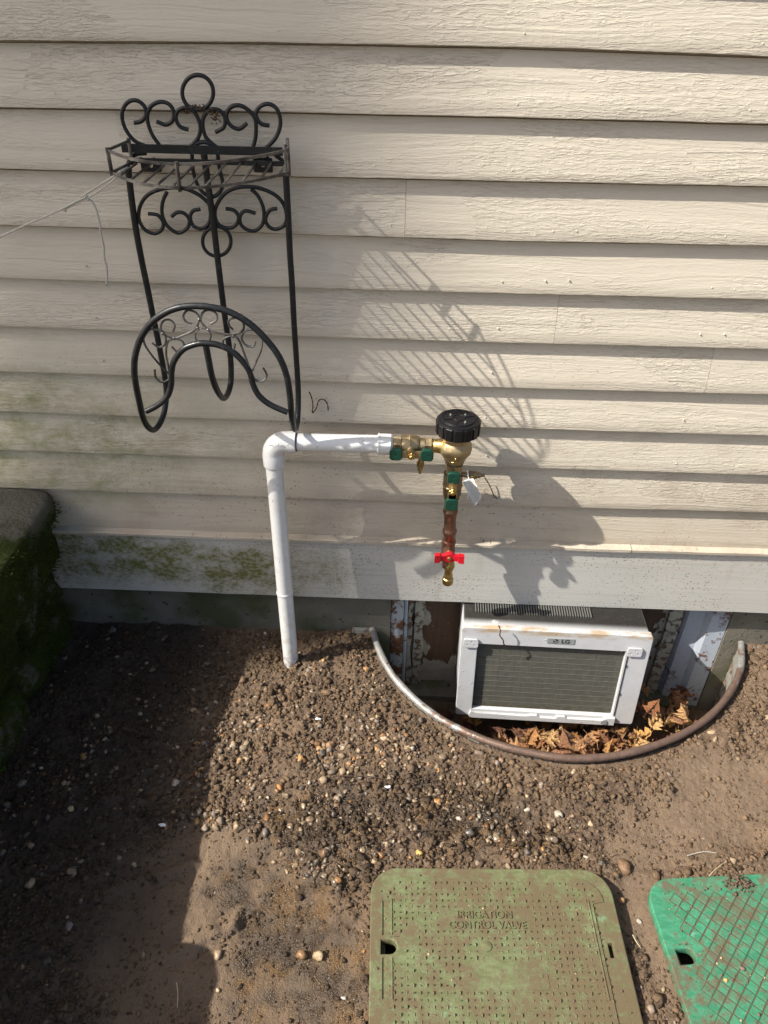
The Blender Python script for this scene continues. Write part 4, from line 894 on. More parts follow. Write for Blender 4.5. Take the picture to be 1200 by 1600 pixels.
# screw plates
for (u0, v0, u1, v1) in ((222, 249, 250, 268), (397, 247, 425, 269)):
    p0, p1 = P(u0, v1, -.014), P(u1, v0, -.014); cxx, czz = (p0.x+p1.x)/2, (p0.z+p1.z)/2
    plate('mounting_plate', [rrect(p1.x-p0.x, p1.z-p0.z, .003, 3, cxx, czz), [(cxx+.0045*math.cos(a*PI/5), czz+.0045*math.sin(a*PI/5)) for a in range(10)]], .0012, M_steel, rack, .0003, 0, local=False, M=Matrix.Translation((0, -.014, 0)) @ FR)
    tube('mounting_screw', [(cxx, -.017, czz+.008), (cxx, .004, czz+.008)], [.0035, .002], M_steel, rack, 8)
    for s_ in (-1, 1): tube('plate_arm', [(cxx+s_*.012, -.0145, p1.z-.004), (cxx+s_*.012, -.029, p1.z+.004)], .003, M_steel, rack, 6)
# posts running down, under and up into the hoop
PR = .0062
hoop = [((165-240)*0+176, 560-1029)]
outer = [(172, -460), (205, -200), (240, 0), (275, 170), (303, 310), (340, 490), (368, 640), (377, 740), (366, 835), (340, 900), (310, 932), (278, 915), (252, 865), (232, 780), (214, 690), (205, 610), (212, 525), (245, 430), (310, 345), (405, 288), (510, 268), (620, 275), (720, 302), (820, 360), (905, 440), (975, 530), (1018, 630), (1038, 740), (1046, 830), (1055, 900), (1065, 930), (1076, 905), (1082, 840), (1083, 720), (1074, 560), (1062, 380), (1050, 150), (1040, 0), (1030, -200), (1018, -430)]
yl = [-.03]*7+[-.036, -.058, -.085, -.112, -.145, -.168, -.185, -.194, -.198]+[-.2]*10+[-.2, -.198, -.190, -.160, -.118, -.075, -.048, -.034]+[-.03]*6
assert len(yl) == len(outer), (len(yl), len(outer))
tube('side_post', spline(c2p(outer, yl), 6), PR, M_steel, rack, 12)
cenp = [(578, -545), (600, -385), (625, -205), (650, 0), (668, 150), (690, 320), (706, 430), (720, 540), (724, 620), (720, 690), (704, 742), (684, 762), (664, 745), (640, 700), (620, 640), (604, 560), (588, 478)]
yc = [-.031]*8+[-.034, -.044, -.075, -.112, -.150, -.175, -.19, -.197, -.2]
tube('centre_post', spline(c2p(cenp, yc), 6), PR, M_steel, rack, 12)
tube('hose_arch', spline(c2p([(270, 832), (330, 800), (382, 752), (403, 690), (405, 620), (420, 560), (465, 502), (525, 475), (580, 467), (650, 475), (720, 505), (780, 558), (822, 620), (842, 690), (875, 750), (935, 797), (1027, 838)], -.2), 6), .0058, M_steel, rack, 12)
for pts in ([(300, 465), (340, 490), (372, 465), (365, 410), (320, 393), (275, 400), (255, 440), (270, 490), (330, 570), (395, 635)],
            [(405, 485), (440, 515), (470, 485), (460, 455), (420, 445), (385, 460), (375, 520), (385, 580), (395, 630)],
            [(315, 610), (320, 650), (350, 675), (385, 665), (400, 640)],
            [(412, 405), (422, 370), (395, 342), (360, 350), (348, 385), (365, 420), (420, 440), (470, 425), (530, 395), (550, 350), (555, 330), (530, 300), (490, 292), (468, 320), (480, 350), (515, 362)],
            [(612, 365), (645, 345), (645, 310), (610, 290), (575, 300), (560, 340), (580, 375), (620, 400), (700, 420), (760, 415), (790, 390), (785, 350), (750, 330), (712, 345), (715, 375), (735, 395)],
            [(745, 470), (735, 500), (700, 500), (680, 470), (690, 440), (740, 428), (770, 460), (800, 540), (835, 630)],
            [(855, 458), (840, 485), (800, 475), (780, 440), (800, 400), (850, 395), (890, 420), (885, 500), (860, 560), (838, 615)],
            [(895, 598), (915, 640), (895, 668), (860, 668), (838, 640)]):
    tube('small_scroll', spline(c2p(pts, -.2), 5), .0022, M_worn, rack, 6)
tube('small_ring', spline(c2p([(573+42*math.cos(a*PI/6), 428+42*math.sin(a*PI/6)) for a in range(12)], -.2), 4, True), .0019, M_worn, rack, 6, True)
for (a_, b_) in ((545, 385), (600, 395), (553, 340), (357, 415), (880, 408), (398, 636), (836, 634), (497, 283), (612, 285), (735, 430), (418, 440)):
    p = c2p([(a_, b_)], -.2)[0]; bm = bmesh.new(); bmesh.ops.create_icosphere(bm, subdivisions=2, radius=.0031, matrix=Matrix.Translation(p)); bm_obj('weld_bead', bm, M_worn, rack, True)
# dried bits caught in the top ring
bm = bmesh.new(); r = random.Random(3)
for k in range(110):
    t = r.random(); u = 280+t*62+r.gauss(0, 2); v = 168+ (4*abs(t-.45)*4)+r.gauss(0, 2.2)+(r.random()**3*18 if t > .85 else 0); p = P(u, v, r.uniform(-.034, -.022))
    add_tube(bm, [p, p+Vector((r.gauss(0, .004), r.gauss(0, .002), r.gauss(0, .003)))], r.uniform(.0005, .0012), 5)
tag(bm_obj('dried_debris', bm, M_root), 'dried moss and rootlets caught under the top ring of the hose rack', kind='stuff')
# cord tied to the shelf corner
cord = thing('cord', 'thin grey cord tied to the left corner of the hose rack shelf', 'cord', tuple(P(175, 280, -.13)))
def cpts(l): return spline([P(u, v, y) for u, v, y in l], 5)
tube('strand', cpts([(-60, 398, -.02), (0, 370, -.04), (50, 347, -.06), (100, 325, -.08), (137, 301, -.10), (172, 279, -.118), (192, 266, -.11), (200, 262, -.08)]), .0018, M_cord, cord, 6)
tube('strand', cpts([(100, 327, -.082), (118, 319, -.09), (137, 309, -.10), (160, 295, -.112), (178, 280, -.12), (184, 272, -.119)]), .0016, M_cord, cord, 6)
tube('strand', cpts([(100, 325, -.085), (119, 315, -.092), (136, 307, -.102)]), .0016, M_cord, cord, 6)
tube('tail', cpts([(135, 309, -.101), (144, 315, -.10), (151, 330, -.10), (156, 350, -.10), (158, 367, -.10), (162, 385, -.10), (163, 402, -.10), (167, 420, -.10), (167, 443, -.10)]), .0019, M_cord, cord, 6)
for (u, v, y, s_) in ((101, 327, -.082, .004), (136, 309, -.101, .0042), (168, 445, -.10, .0035)):
    c_ = P(u, v, y); bm = bmesh.new()
    add_tube(bm, [c_+Vector((math.cos(a)*s_*.7, .3*s_*math.sin(a*2), math.sin(a)*s_)) for a in np.linspace(0, 2*PI, 10)[:-1]], .0014, 6, True); bm_obj('knot', bm, M_cord, cord, True)

# ------------------------------------------------------------------ white PVC pipe
YP = -.080; PRr = .0195
el = P(438, 691, YP); px = P(430, 760, YP).x
xe, ze = px+.002, P(500, 692, YP).z
foot = P(456, 1046, -.118); foot.z -= .02
pvc = thing('pvc_pipe', 'white PVC pipe rising from the gravel and bending right to the brass valves', 'pipe', (foot.x, foot.y, foot.z))
jz = P(445, 925, -.097)
tube('riser_pipe', [foot, Vector((jz.x, jz.y, jz.z)), Vector((xe, YP, ze-.04))], PRr, M_pvc, pvc, 28)
tube('pipe_joint', [jz+Vector((0, 0, .006)), jz+Vector((0, 0, .002)), jz, jz-Vector((0, 0, .004))], [PRr, PRr+.0016, PRr+.0018, PRr], M_pvc, pvc, 28)
# elbow
R_ = .030; arc = [Vector((xe+R_-R_*math.cos(a), YP, ze-R_+R_*math.sin(a))) for a in np.linspace(0, PI/2, 12)]
pe = [Vector((xe, YP, ze-.062)), Vector((xe, YP, ze-.060)), Vector((xe, YP, ze-.058)), Vector((xe, YP, ze-.032))]+arc+[Vector((xe+.040, YP, ze)), Vector((xe+.052, YP, ze)), Vector((xe+.053, YP, ze))]
xc0, xc1 = P(590, 694, YP).x, P(613, 694, YP).x
dz_ = P(600, 694, YP).z-ze
re = [PRr+.0012, PRr+.0042, PRr+.0045, PRr+.0045]+[PRr+.0038]*12+[PRr+.0045, PRr+.0045, PRr+.0012]
tube('elbow', pe, re, M_pvc, pvc, 32)
tube('cross_pipe', [(xe+.045, YP, ze), (xc0+.01, YP, ze+dz_)], PRr, M_pvc, pvc, 28)
tube('primer_ring', [(xe+.0535, YP, ze), (xe+.0555, YP, ze)], PRr+.0012, m_plain('purple_primer', (.05, .04, .09), .5), pvc, 28)
tube('coupling', [(xc0, YP, ze+dz_), (xc0+.001, YP, ze+dz_), (xc0+.005, YP, ze+dz_), (xc0+.006, YP, ze+dz_), (xc1-.003, YP, ze+dz_), (xc1, YP, ze+dz_)], [PRr+.001, PRr+.0042, PRr+.0044, PRr+.0034, PRr+.0034, PRr+.001], M_pvc, pvc, 24, ang=30)
M_tm = Matrix.Translation((xe+.014, YP-PRr-.0052, ze+.004)) @ FR
text('printed_text', 'PVC 1-1/4 NSF', .0052, .00015, M_grey, pvc, pvc.matrix_world.inverted() @ Matrix.Translation((0, 0, 0)) if False else Matrix.Translation(-pvc.location) @ M_tm)

# ------------------------------------------------------------------ brass backflow preventer
zc = ze+dz_
bx_ = lambda u, v=694: P(u, v, YP).x
bz_ = lambda v, u=708, y=None: P(u, v, YP if y is None else y).z
vac = thing('backflow_preventer', 'brass backflow preventer with a black ribbed cap, green handles and a red tee tap', 'valve', (bx_(712), YP, bz_(700)))
def hexn(name, p0, p1, r_, m, parent=vac, rot=0.0):
    p0, p1 = Vector(p0), Vector(p1); bm = bmesh.new(); add_tube(bm, [p0, p0.lerp(p1, .08), p0.lerp(p1, .92), p1], [r_*.93, r_, r_, r_*.93], 6)
    return bm_obj(name, bm, m, parent)
# horizontal ball valve
X = lambda u: bx_(u)
hexn('hex_nut', (X(614), YP, zc), (X(627), YP, zc), .0190, M_brass)
tube('ball_valve_body', [(X(626), YP, zc), (X(627), YP, zc), (X(630), YP, zc), (X(639), YP, zc), (X(640), YP, zc), (X(642), YP, zc), (X(651), YP, zc), (X(654), YP, zc), (X(656), YP, zc), (X(664), YP, zc)], [.0165, .0215, .0225, .0225, .0238, .0225, .0222, .0195, .0170, .0170], M_brass, vac, 28, ang=35)
hexn('hex_nut', (X(663), YP, zc), (X(675), YP, zc), .0185, M_brass)
tube('nipple', [(X(674), YP, zc)]+[(X(675)+k*.0018, YP, zc) for k in range(8)]+[(X(700), YP, zc)], [.0150]+[.0150+.0007*(k % 2) for k in range(8)]+[.0185], M_brass2, vac, 24, ang=20)
tube('valve_stem', [(X(643), YP-.018, zc-.002), (X(643), YP-.034, zc-.004)], [.010, .009], M_brass, vac, 16)
def wing_handle(cx, cy, cz, horiz, L1, L2, wd, parent=vac):
    d = Vector((1, 0, 0)) if horiz else Vector((0, 0, 1)); n_ = Vector((0, 0, 1)) if horiz else Vector((1, 0, 0)); c = Vector((cx, cy, cz))
    bm = bmesh.new()
    def slab(a, b, w_, y0, y1, t=.0035):
        vs = []
        for (s, yy) in ((a, y0), (b, y1)):
            for sw_ in (-1, 1):
                for ty in (0, t): p = c+d*s+n_*(sw_*w_/2); vs.append(bm.verts.new((p.x, p.y+yy+ty, p.z)))
        for f_ in ((0, 1, 3, 2), (4, 6, 7, 5), (0, 4, 5, 1), (2, 3, 7, 6), (0, 2, 6, 4), (1, 5, 7, 3)): bm.faces.new([vs[i] for i in f_])
    slab(-L1*.45, L2*.45, wd*.72, 0, 0); slab(-L1*.7, -L1*.45, wd*.6, .004, 0); slab(L2*.45, L2*.7, wd*.6, 0, .004)
    h = bm_obj('handle', bm, M_brass, parent)
    for s0, s1 in ((-L1, -L1*.48), (L2*.48, L2)):
        p0 = c+d*s0-n_*(wd/2); p1 = c+d*s1+n_*(wd/2)
        lo = [min(p0[i], p1[i]) for i in range(3)]; hi = [max(p0[i], p1[i]) for i in range(3)]; lo[1] = cy-.004; hi[1] = cy+.008
        cxm, czm = (lo[0]+hi[0])/2, (lo[2]+hi[2])/2
        hc = c+d*(s0*.72 if abs(s0) > abs(s1) else s1*.80)
        g = plate('grip', [rrect(hi[0]-lo[0], hi[2]-lo[2], wd*.24, 5, cxm, czm), [(hc.x+wd*.12*math.cos(a*PI/5), hc.z+wd*.12*math.sin(a*PI/5)) for a in range(10)]], .005, M_green, parent, .0022, 0, local=False, M=Matrix.Translation((0, cy+.002, 0)) @ FR)
    hexn('stem_nut', c+Vector((0, .001, 0)), c+Vector((0, -.008, 0)), .0088, M_brass2, parent); hexn('stem_nut', c+Vector((0, -.0075, 0)), c+Vector((0, -.0125, 0)), .0050, M_brass2, parent)
hz = P(643, 711, YP-.034)
wing_handle(hz.x, YP-.034, hz.z, True, (hz.x-P(610, 711, YP-.036).x), (P(676, 711, YP-.036).x-hz.x), .024)
# first test cock, hanging
tq = P(657, 720, YP)
tube('test_cock', [(tq.x, YP-.012, zc-.012), (tq.x, YP-.012, zc-.034), (tq.x, YP-.012, zc-.036), (tq.x, YP-.012, zc-.046), (tq.x, YP-.012, zc-.047), (tq.x, YP-.012, zc-.054), (tq.x, YP-.012, zc-.055), (tq.x, YP-.012, zc-.065)], [.0055, .0055, .0085, .0085, .0065, .0065, .0038, .0030], M_brass2, vac, 14, ang=30)
hexn('test_cock_screw', (tq.x, YP-.020, zc-.041), (tq.x, YP-.024, zc-.041), .0045, M_brassd)
# main body: vertical axis
bxv = P(712, 695, YP).x
zt_ = P(714, 665, YP).z-.018                 # underside of the cap
zbot = P(710, 722, YP).z
prof = [(0, .030), (.006, .0315), (.010, .0315), (.012, .029), (.020, .0285), (.028, .0345), (.036, .036), (.044, .0345), (.050, .029), (.058, .0245), (.066, .021)]
Hb = zt_-zbot+.004
tube('valve_body', [(bxv, YP, zt_+.006-h*Hb/.066) for h, r_ in prof], [r_ for h, r_ in prof], M_brass, vac, 36, ang=35)
bm = bmesh.new()
for k, (w_, zz) in enumerate(((.018, .030), (.016, .024), (.024, .017))):
    pts = [(bxv+w_*t, YP-.0352+abs(t)*.004+k*.0022+.001, zbot+zz) for t in np.linspace(-.5, .5, 7)]; add_tube(bm, pts, [.0011*(1+.5*math.sin(i*2.7+k)) for i in range(7)], 5)
bm_obj('cast_marking', bm, M_brass2, vac)
# cap: ribbed black disc with its spoked top
capz0, caph, capr = zt_+.001, .034, .0455
M_cap = M_black
bm = bmesh.new(); add_tube(bm, [(bxv+.002, YP, capz0), (bxv+.002, YP, capz0+.002), (bxv+.002, YP, capz0+caph-.004), (bxv+.002, YP, capz0+caph-.001), (bxv+.002, YP, capz0+caph)], [capr-.003, capr, capr+.0005, capr-.001, capr-.004], 48)
add_tube(bm, [(bxv+.002, YP, capz0+caph-.0005), (bxv+.002, YP, capz0+caph+.0015)], [capr-.008, capr-.009], 40)
cp_ = autosmooth(bm_obj('cap', bm, M_cap, vac), 35)
for k in range(14):
    a = 2*PI*k/14+.2; c = Vector((bxv+.002+math.cos(a)*(capr+.0002), YP+math.sin(a)*(capr+.0002), 0)); M_ = Matrix.Translation((c.x, c.y, capz0+.002)) @ Matrix.Rotation(a, 4, 'Z')
    bm = bmesh.new(); add_box(bm, (-.002, -.0075, 0), (.0018, .0075, caph-.006)); bmesh.ops.bevel(bm, geom=bm.edges[:], offset=.0009, segments=1, affect='EDGES'); bmesh.ops.transform(bm, matrix=M_, verts=bm.verts[:]); bm_obj('grip_rib', bm, M_cap, cp_)
zt2 = capz0+caph+.0015
for k in range(6):
    a = 2*PI*k/6+.3; bm = bmesh.new(); add_box(bm, (.013, -.0012, -.0004), (.034, .0012, .0014)); bmesh.ops.transform(bm, matrix=Matrix.Translation((bxv+.002, YP, zt2)) @ Matrix.Rotation(a, 4, 'Z'), verts=bm.verts[:]); bm_obj('spoke', bm, M_cap, cp_)
bm = bmesh.new(); add_tube(bm, [(bxv+.002+.0125*math.cos(a), YP+.0125*math.sin(a), zt2+.0004) for a in np.linspace(0, 2*PI, 25)[:-1]], .0012, 6, True); bm_obj('hub_ring', bm, M_cap, cp_, True)
bm = bmesh.new(); add_tube(bm, [(bxv+.002+.035*math.cos(a), YP+.035*math.sin(a), zt2+.0004) for a in np.linspace(0, 2*PI, 41)[:-1]], .0011, 6, True); bm_obj('outer_ring', bm, M_cap, cp_, True)
M_sil = m_plain('screw_steel', (.6, .6, .58), .25, 1.0, .1)
for a in (-.9, 2.5, .8): 
    c = Vector((bxv+.002+.021*math.cos(a), YP+.021*math.sin(a), zt2)); bm = bmesh.new(); add_tube(bm, [c, c+Vector((0, 0, .0022))], [.003, .0022], 10); bm_obj('cap_screw', bm, M_sil, cp_)
# lower column
cxl = P(708, 745, YP).x; Z = lambda v: bz_(v, 706)
hexn('hex_nut', (cxl, YP, Z(722)), (cxl, YP, Z(739)), .0195, M_brass)
tube('ball_valve_body', [(cxl, YP, Z(v)) for v in (738, 740, 744, 756, 757, 759, 772, 776, 778, 795)], [.0160, .0205, .0215, .0215, .0228, .0215, .0205, .0175, .0155, .0155], M_brassd, vac, 28, ang=35)
tube('valve_stem', [(cxl, YP-.018, Z(763)), (cxl, YP-.034, Z(763))], [.010, .009], M_brass, vac, 16)
hv = P(708, 767, YP-.034)
wing_handle(hv.x-.001, YP-.034, hv.z, False, hv.z-P(708, 797, YP-.036).z, P(708, 741, YP-.036).z-hv.z, .0235)
# second test cock to the right with its tag
tz = Z(741)
tube('test_cock', [(cxl+.015, YP, tz), (cxl+.034, YP, tz), (cxl+.035, YP, tz), (cxl+.052, YP, tz), (cxl+.053, YP, tz), (cxl+.060, YP, tz), (cxl+.061, YP, tz), (cxl+.070, YP, tz)], [.0060, .0060, .0088, .0088, .0065, .0065, .0042, .0036], M_brassd, vac, 14, ang=30)
hexn('test_cock_screw', (cxl+.043, YP-.008, tz), (cxl+.043, YP-.013, tz), .0058, M_brass2)
# copper fittings
cx2 = P(703, 830, YP).x
cu = [(795, .0158), (797, .0172), (799, .0175), (801, .0160), (803, .0150), (812, .0138), (822, .0140), (826, .0150), (828, .0168), (831, .0170), (833, .0156), (836, .0142), (846, .0142)]
tube('copper_coupling', [(cxl+(cx2-cxl)*(v-795)/50, YP, Z(v)) for v, _ in cu], [q for _, q in cu], M_copper, vac, 28, ang=45)
cu2 = [(843, .0150, 0), (845, .0165, 0), (848, .0165, 0), (850, .0155, .001), (855, .0165, .004), (861, .0160, .008), (867, .0140, .010), (872, .0125, .012), (880, .0115, .012)]
tube('copper_elbow', [(cx2-.002*k/8, YP-d_, Z(v)) for k, (v, _, d_) in enumerate(cu2)], [q for _, q, _ in cu2], M_copper, vac, 28, ang=60)
cx3 = P(701, 890, YP-.012).x; YS = YP-.012; Z3 = lambda v: bz_(v, 701, YS)
cu3 = [(874, .0120), (880, .0125), (882, .0140), (885, .0138), (888, .0118), (892, .0098), (896, .0095), (898, .0112), (902, .0108), (903, .0130), (905, .0137), (909, .0137), (911, .0125), (911.5, .0085), (909, .0080)]
tube('spigot_body', [(cx3, YS, Z3(v)) for v, _ in cu3], [q for _, q in cu3], M_brass2, vac, 28, ang=35)
# red tee handle
rc = P(702, 871, YS-.026); 
tube('spigot_stem', [(rc.x, YS-.008, rc.z), (rc.x, YS-.026, rc.z)], .0070, M_brass2, vac, 14)
bm = bmesh.new(); add_tube(bm, [(rc.x, YS-.018, rc.z), (rc.x, YS-.020, rc.z), (rc.x, YS-.029, rc.z), (rc.x, YS-.030, rc.z)], [.0125, .0140, .0136, .0120], 24)
for s_ in (-1, 1):
    vs = []
    for (xx, hh, y0, y1) in ((.008, .0085, -.030, -.019), (.014, .0070, -.031, -.020), (.020, .0078, -.032, -.022), (.022, .0108, -.034, -.022), (.0345, .0108, -.036, -.025)):
        vs.append([bm.verts.new((rc.x+s_*xx, YS+yy, rc.z+zz)) for yy, zz in ((y0, -hh), (y0, hh), (y1, hh), (y1, -hh))])
    for a_, b_ in zip(vs, vs[1:]):
        for k in range(4): bm.faces.new((a_[k], b_[k], b_[(k+1) % 4], a_[(k+1) % 4]))
    bm.faces.new(vs[-1]); bm.faces.new(vs[0])
autosmooth(bm_obj('tee_handle', bm, M_red, vac), 30)
hexn('handle_screw', (rc.x, YS-.0295, rc.z), (rc.x, YS-.033, rc.z), .0050, M_brass2)
bm = bmesh.new()  # thin dark rings added in place of the dark gaps between fittings
for u_, r_ in ((627.2, .0224), (654, .0205), (663.6, .0178), (675.2, .0165)): add_tube(bm, [(X(u_)-.0005, YP, zc), (X(u_)+.0005, YP, zc)], r_, 24)
for v_, r_ in ((722.5, .0205), (739.2, .0208), (776.5, .0185), (795.5, .0166)): add_tube(bm, [(cxl, YP, Z(v_)-.0005), (cxl, YP, Z(v_)+.0005)], r_, 24)
bm_obj('joint_gap_ring', bm, m_plain('dark_gap_ring', (.05, .04, .03), .8), vac)
# tag
tg = thing('paper_tag', 'curled white blank tag hanging from the small test cock', 'tag', tuple(P(728, 745, YP-.012)))
bm = bmesh.new(); rows = []
for k in range(13):
    t = k/12; li = lambda q: (float(np.interp(t, (0, .5, 1), [p_[0] for p_ in q])), float(np.interp(t, (0, .5, 1), [p_[1] for p_ in q])))
    a = P(*li(((722.6, 752), (731, 769), (741.7, 792.6))), YP-.016-.006*math.sin(t*4)); b = P(*li(((739.5, 747.6), (746, 762), (753, 777.6))), YP-.012-.012*math.sin(t*3+1))
    rows.append([bm.verts.new(a.lerp(b, s_)+Vector((0, .003*math.sin(s_*3), 0))) for s_ in (0, .33, .66, 1)])
for a_, b_ in zip(rows, rows[1:]):
    for k in range(3): bm.faces.new((a_[k], b_[k], b_[k+1], a_[k+1]))
bmesh.ops.solidify(bm, geom=bm.faces[:], thickness=.0005)
bm_obj('tag_sheet', bm, M_paper, tg, True)
tube('tag_string', spline([P(733, 748, YP-.014), P(731, 742, YP-.011), P(730, 734, YP-.009), P(732, 745, YP-.012), P(732, 765, YP-.010), P(731, 781, YP-.010)], 4), .0009, M_paper, tg, 6)

# ------------------------------------------------------------------ valve box lids
M_l1, t1_ = m_lid('muddy_green_plastic', (.098, .104, .046), (.135, .160, .078), (.112, .080, .042), .475, (.14, .28, .16))
M_l2, t2_ = m_lid('bright_green_plastic', (.030, .150, .080), (.050, .215, .120), (.105, .075, .045), .52, (.15, .32, .22), 9)
def lid_base(name, label, c, a, w_, h_, m, holes, rad=.052):
    t = thing(name, label, 'valve box lid', (c.x, c.y, 0), rot=(0, 0, a))
    plate('lid_plate', [rrect(w_, h_, rad, 10)]+holes, .010, m, t, .0025, LZ-.010)
    return t
def slot(x, y, w_, h_, s):                   # a slot rounded at the inner end
    pts = [(x, y-h_/2), (x+s*(w_-h_/2), y-h_/2)]+[(x+s*(w_-h_/2)+s*h_/2*math.cos(q), y+h_/2*math.sin(q)) for q in np.linspace(-PI/2, PI/2, 8)]+[(x, y+h_/2)]
    return pts
lx = lambda u, v: lid_local(G(u, v, LZ).x, G(u, v, LZ).y, c1, ang1)
ha = lx(593, 1479); hb = lx(622, 1479); hc = lx(955, 1485)
h1 = slot(ha[0], ha[1], hb[0]-ha[0], .030, 1); h2 = [(hc[0]-.006, hc[1]-.015), (hc[0]+.008, hc[1]-.015), (hc[0]+.008, hc[1]+.015), (hc[0]-.006, hc[1]+.015)]
lid1 = lid_base('valve_box_lid', 'muddy dull green irrigation valve box lid with studded tread and lettering', c1, ang1, W1, H1, M_l1, [h1, h2])
def inset_loop(w_, h_, r_): return rrect(w_, h_, r_, 10)
xin = ha[0]-.001
def notched(w_, h_, rad, xi, hy, hx, hh, both=0.0):
    # panel whose straight sides step in past the strips at its sides, with a bay round the handle slot
    q = rrect(w_, h_, rad, 10); n = 11; ya = h_/2-rad-.004; out = []
    out += q[0:n] if not both else q[0:n]
    out += q[n:2*n]
    xl = -w_/2+xi
    if xi: out += [(xl, ya)]
    out += [(xl, hy+hh), (hx, hy+hh), (hx, hy-hh), (xl, hy-hh)]
    if xi: out += [(xl, -ya)]
    out += q[2*n:4*n]
    if both: out += [(w_/2-both, -ya), (w_/2-both, ya)]
    return out
WP = 2*(W1/2-.020)
pn1 = plate('tread_panel', [notched(WP, H1-.040, .045, .016, ha[1], hb[0]+.004, .018, .022)], .0012, M_l1, lid1, .0003, LZ+.0010)
for (x0, x1) in ((lx(598, 1440)[0]-.002, lx(612, 1440)[0]), (lx(930, 1440)[0]-.006, lx(945, 1440)[0]-.004)):
    y0, y1 = lx(600, 1405)[1], lx(600, 1562)[1]
    for (a_, b_) in (((y1, ha[1]-.02), (ha[1]+.02, y0)) if x0 < 0 else ((y1, y0),)):
        for xx in ((x1,) if x0 < 0 else (x0,)):
            bm = bmesh.new(); add_box(bm, (xx-.0016, a_, LZ+.002), (xx+.0016, b_, LZ+.0042)); bmesh.ops.bevel(bm, geom=bm.edges[:], offset=.0008, segments=1, affect='EDGES'); bm_obj('side_rib', bm, M_l1, lid1, local=True)
        if x0 < 0:
            bm = bmesh.new(); add_box(bm, (x0-.0008, a_, LZ+.002), (x0+.0008, b_, LZ+.0030)); bm_obj('side_rib', bm, M_l1, lid1, local=True)
# lettering panel and boss
TX = lx(757, 1437); NP = lx(790, 1529)
text('lettering', 'IRRIGATION', .0190, .0016, M_l1, lid1, Matrix.Translation((TX[0], lx(757, 1431)[1], LZ+.0030)), xs=1.02)
text('lettering', 'CONTROL VALVE', .0190, .0016, M_l1, lid1, Matrix.Translation((TX[0]+.004, lx(757, 1447)[1], LZ+.0030)), xs=.98)
bs = lx(760, 1480); bm = bmesh.new(); add_tube(bm, [(bs[0], bs[1], LZ+.002), (bs[0], bs[1], LZ+.0040), (bs[0], bs[1], LZ+.0045)], [.0098, .0095, .0080], 24); autosmooth(bm_obj('centre_boss', bm, M_l1, lid1, local=True), 30)
plate('name_panel', [rrect(.155, .040, .006, 5, NP[0], NP[1])], .0006, M_l1, lid1, .0003, LZ+.0024)
for s_ in (-1, 1): bm = bmesh.new(); add_tube(bm, [(NP[0]+s_*.066, NP[1]+.004, LZ+.0028), (NP[0]+s_*.066, NP[1]+.004, LZ+.0042)], [.004, .003], 12); bm_obj('panel_screw', bm, M_l1, lid1, local=True)
bm = bmesh.new(); gp = .0118; r = random.Random(9)
nxl, nyl = int((W1-.085)/gp), int((H1-.060)/gp)
lug = [(-.5, 0, 0), (0, .26, 0), (.5, 0, 0), (0, -.26, 0), (-.2, 0, 1), (.2, 0, 1)]
for j in range(nyl+1):
    for i in range(nxl+1):
        x = (i-nxl/2)*gp; y = (j-nyl/2)*gp
        if abs(x-TX[0]) < .088 and abs(y-TX[1]) < .019: continue
        if abs(x-NP[0]) < .084 and abs(y-NP[1]) < .024: continue
        if math.hypot(x-bs[0], y-bs[1]) < .015 or (x < ha[0]+.045 and abs(y-ha[1]) < .022): continue
        if math.hypot(max(0, abs(x)-(W1/2-.07)), max(0, abs(y)-(H1/2-.07))) > .045: continue
        if float(pn(x*20, y*20, 70))+r.gauss(0, .12) > .32: continue
        a = (0 if (i+j) % 2 else PI/2)+r.gauss(0, .10); s_ = .0084*r.uniform(.75, 1.08); hh = .0040*r.uniform(.3, 1.1); x += r.gauss(0, .0004); y += r.gauss(0, .0004)
        V_ = [bm.verts.new((x+s_*(p[0]*math.cos(a)-p[1]*math.sin(a)), y+s_*(p[0]*math.sin(a)+p[1]*math.cos(a)), LZ+.0021+hh*p[2])) for p in lug]
        for f_ in ((0, 3, 4), (3, 5, 4), (3, 2, 5), (2, 1, 5), (1, 4, 5), (1, 0, 4)): bm.faces.new([V_[q] for q in f_])
tag(bm_obj('tread_stud', bm, M_l1, lid1, local=True), kind='stuff')
# box walls under both lids, seen through the handle slots
for nm2, c, a, lid in (('a', c1, ang1, lid1),):
    pass
def box_rim(lid, w_, h_, m):
    plate('box_collar', [rrect(w_-.010, h_-.010, .048, 8), rrect(w_-.05, h_-.05, .03, 8)], .028, m, lid, .002, LZ-.051)
    bm = bmesh.new(); add_box(bm, (-w_/2+.03, -h_/2+.03, -.10), (w_/2-.03, h_/2-.03, -.09)); bm_obj('box_bottom', bm, M_dark, lid, local=True)
box_rim(lid1, W1, H1, M_l1)
lx2 = lambda u, v: lid_local(G(u, v, LZ).x, G(u, v, LZ).y, c2, ang2)
h2a, h2b = lx2(1057, 1495), lx2(1088, 1495)
hs2 = slot(h2a[0], h2a[1], h2b[0]-h2a[0]+.002, .032, 1)
lid2 = lid_base('valve_box_lid', 'bright green valve box lid with a diamond grid tread and dry dirt on it', c2, ang2, W2, H2, M_l2, [hs2], .050)
box_rim(lid2, W2, H2, M_l2)
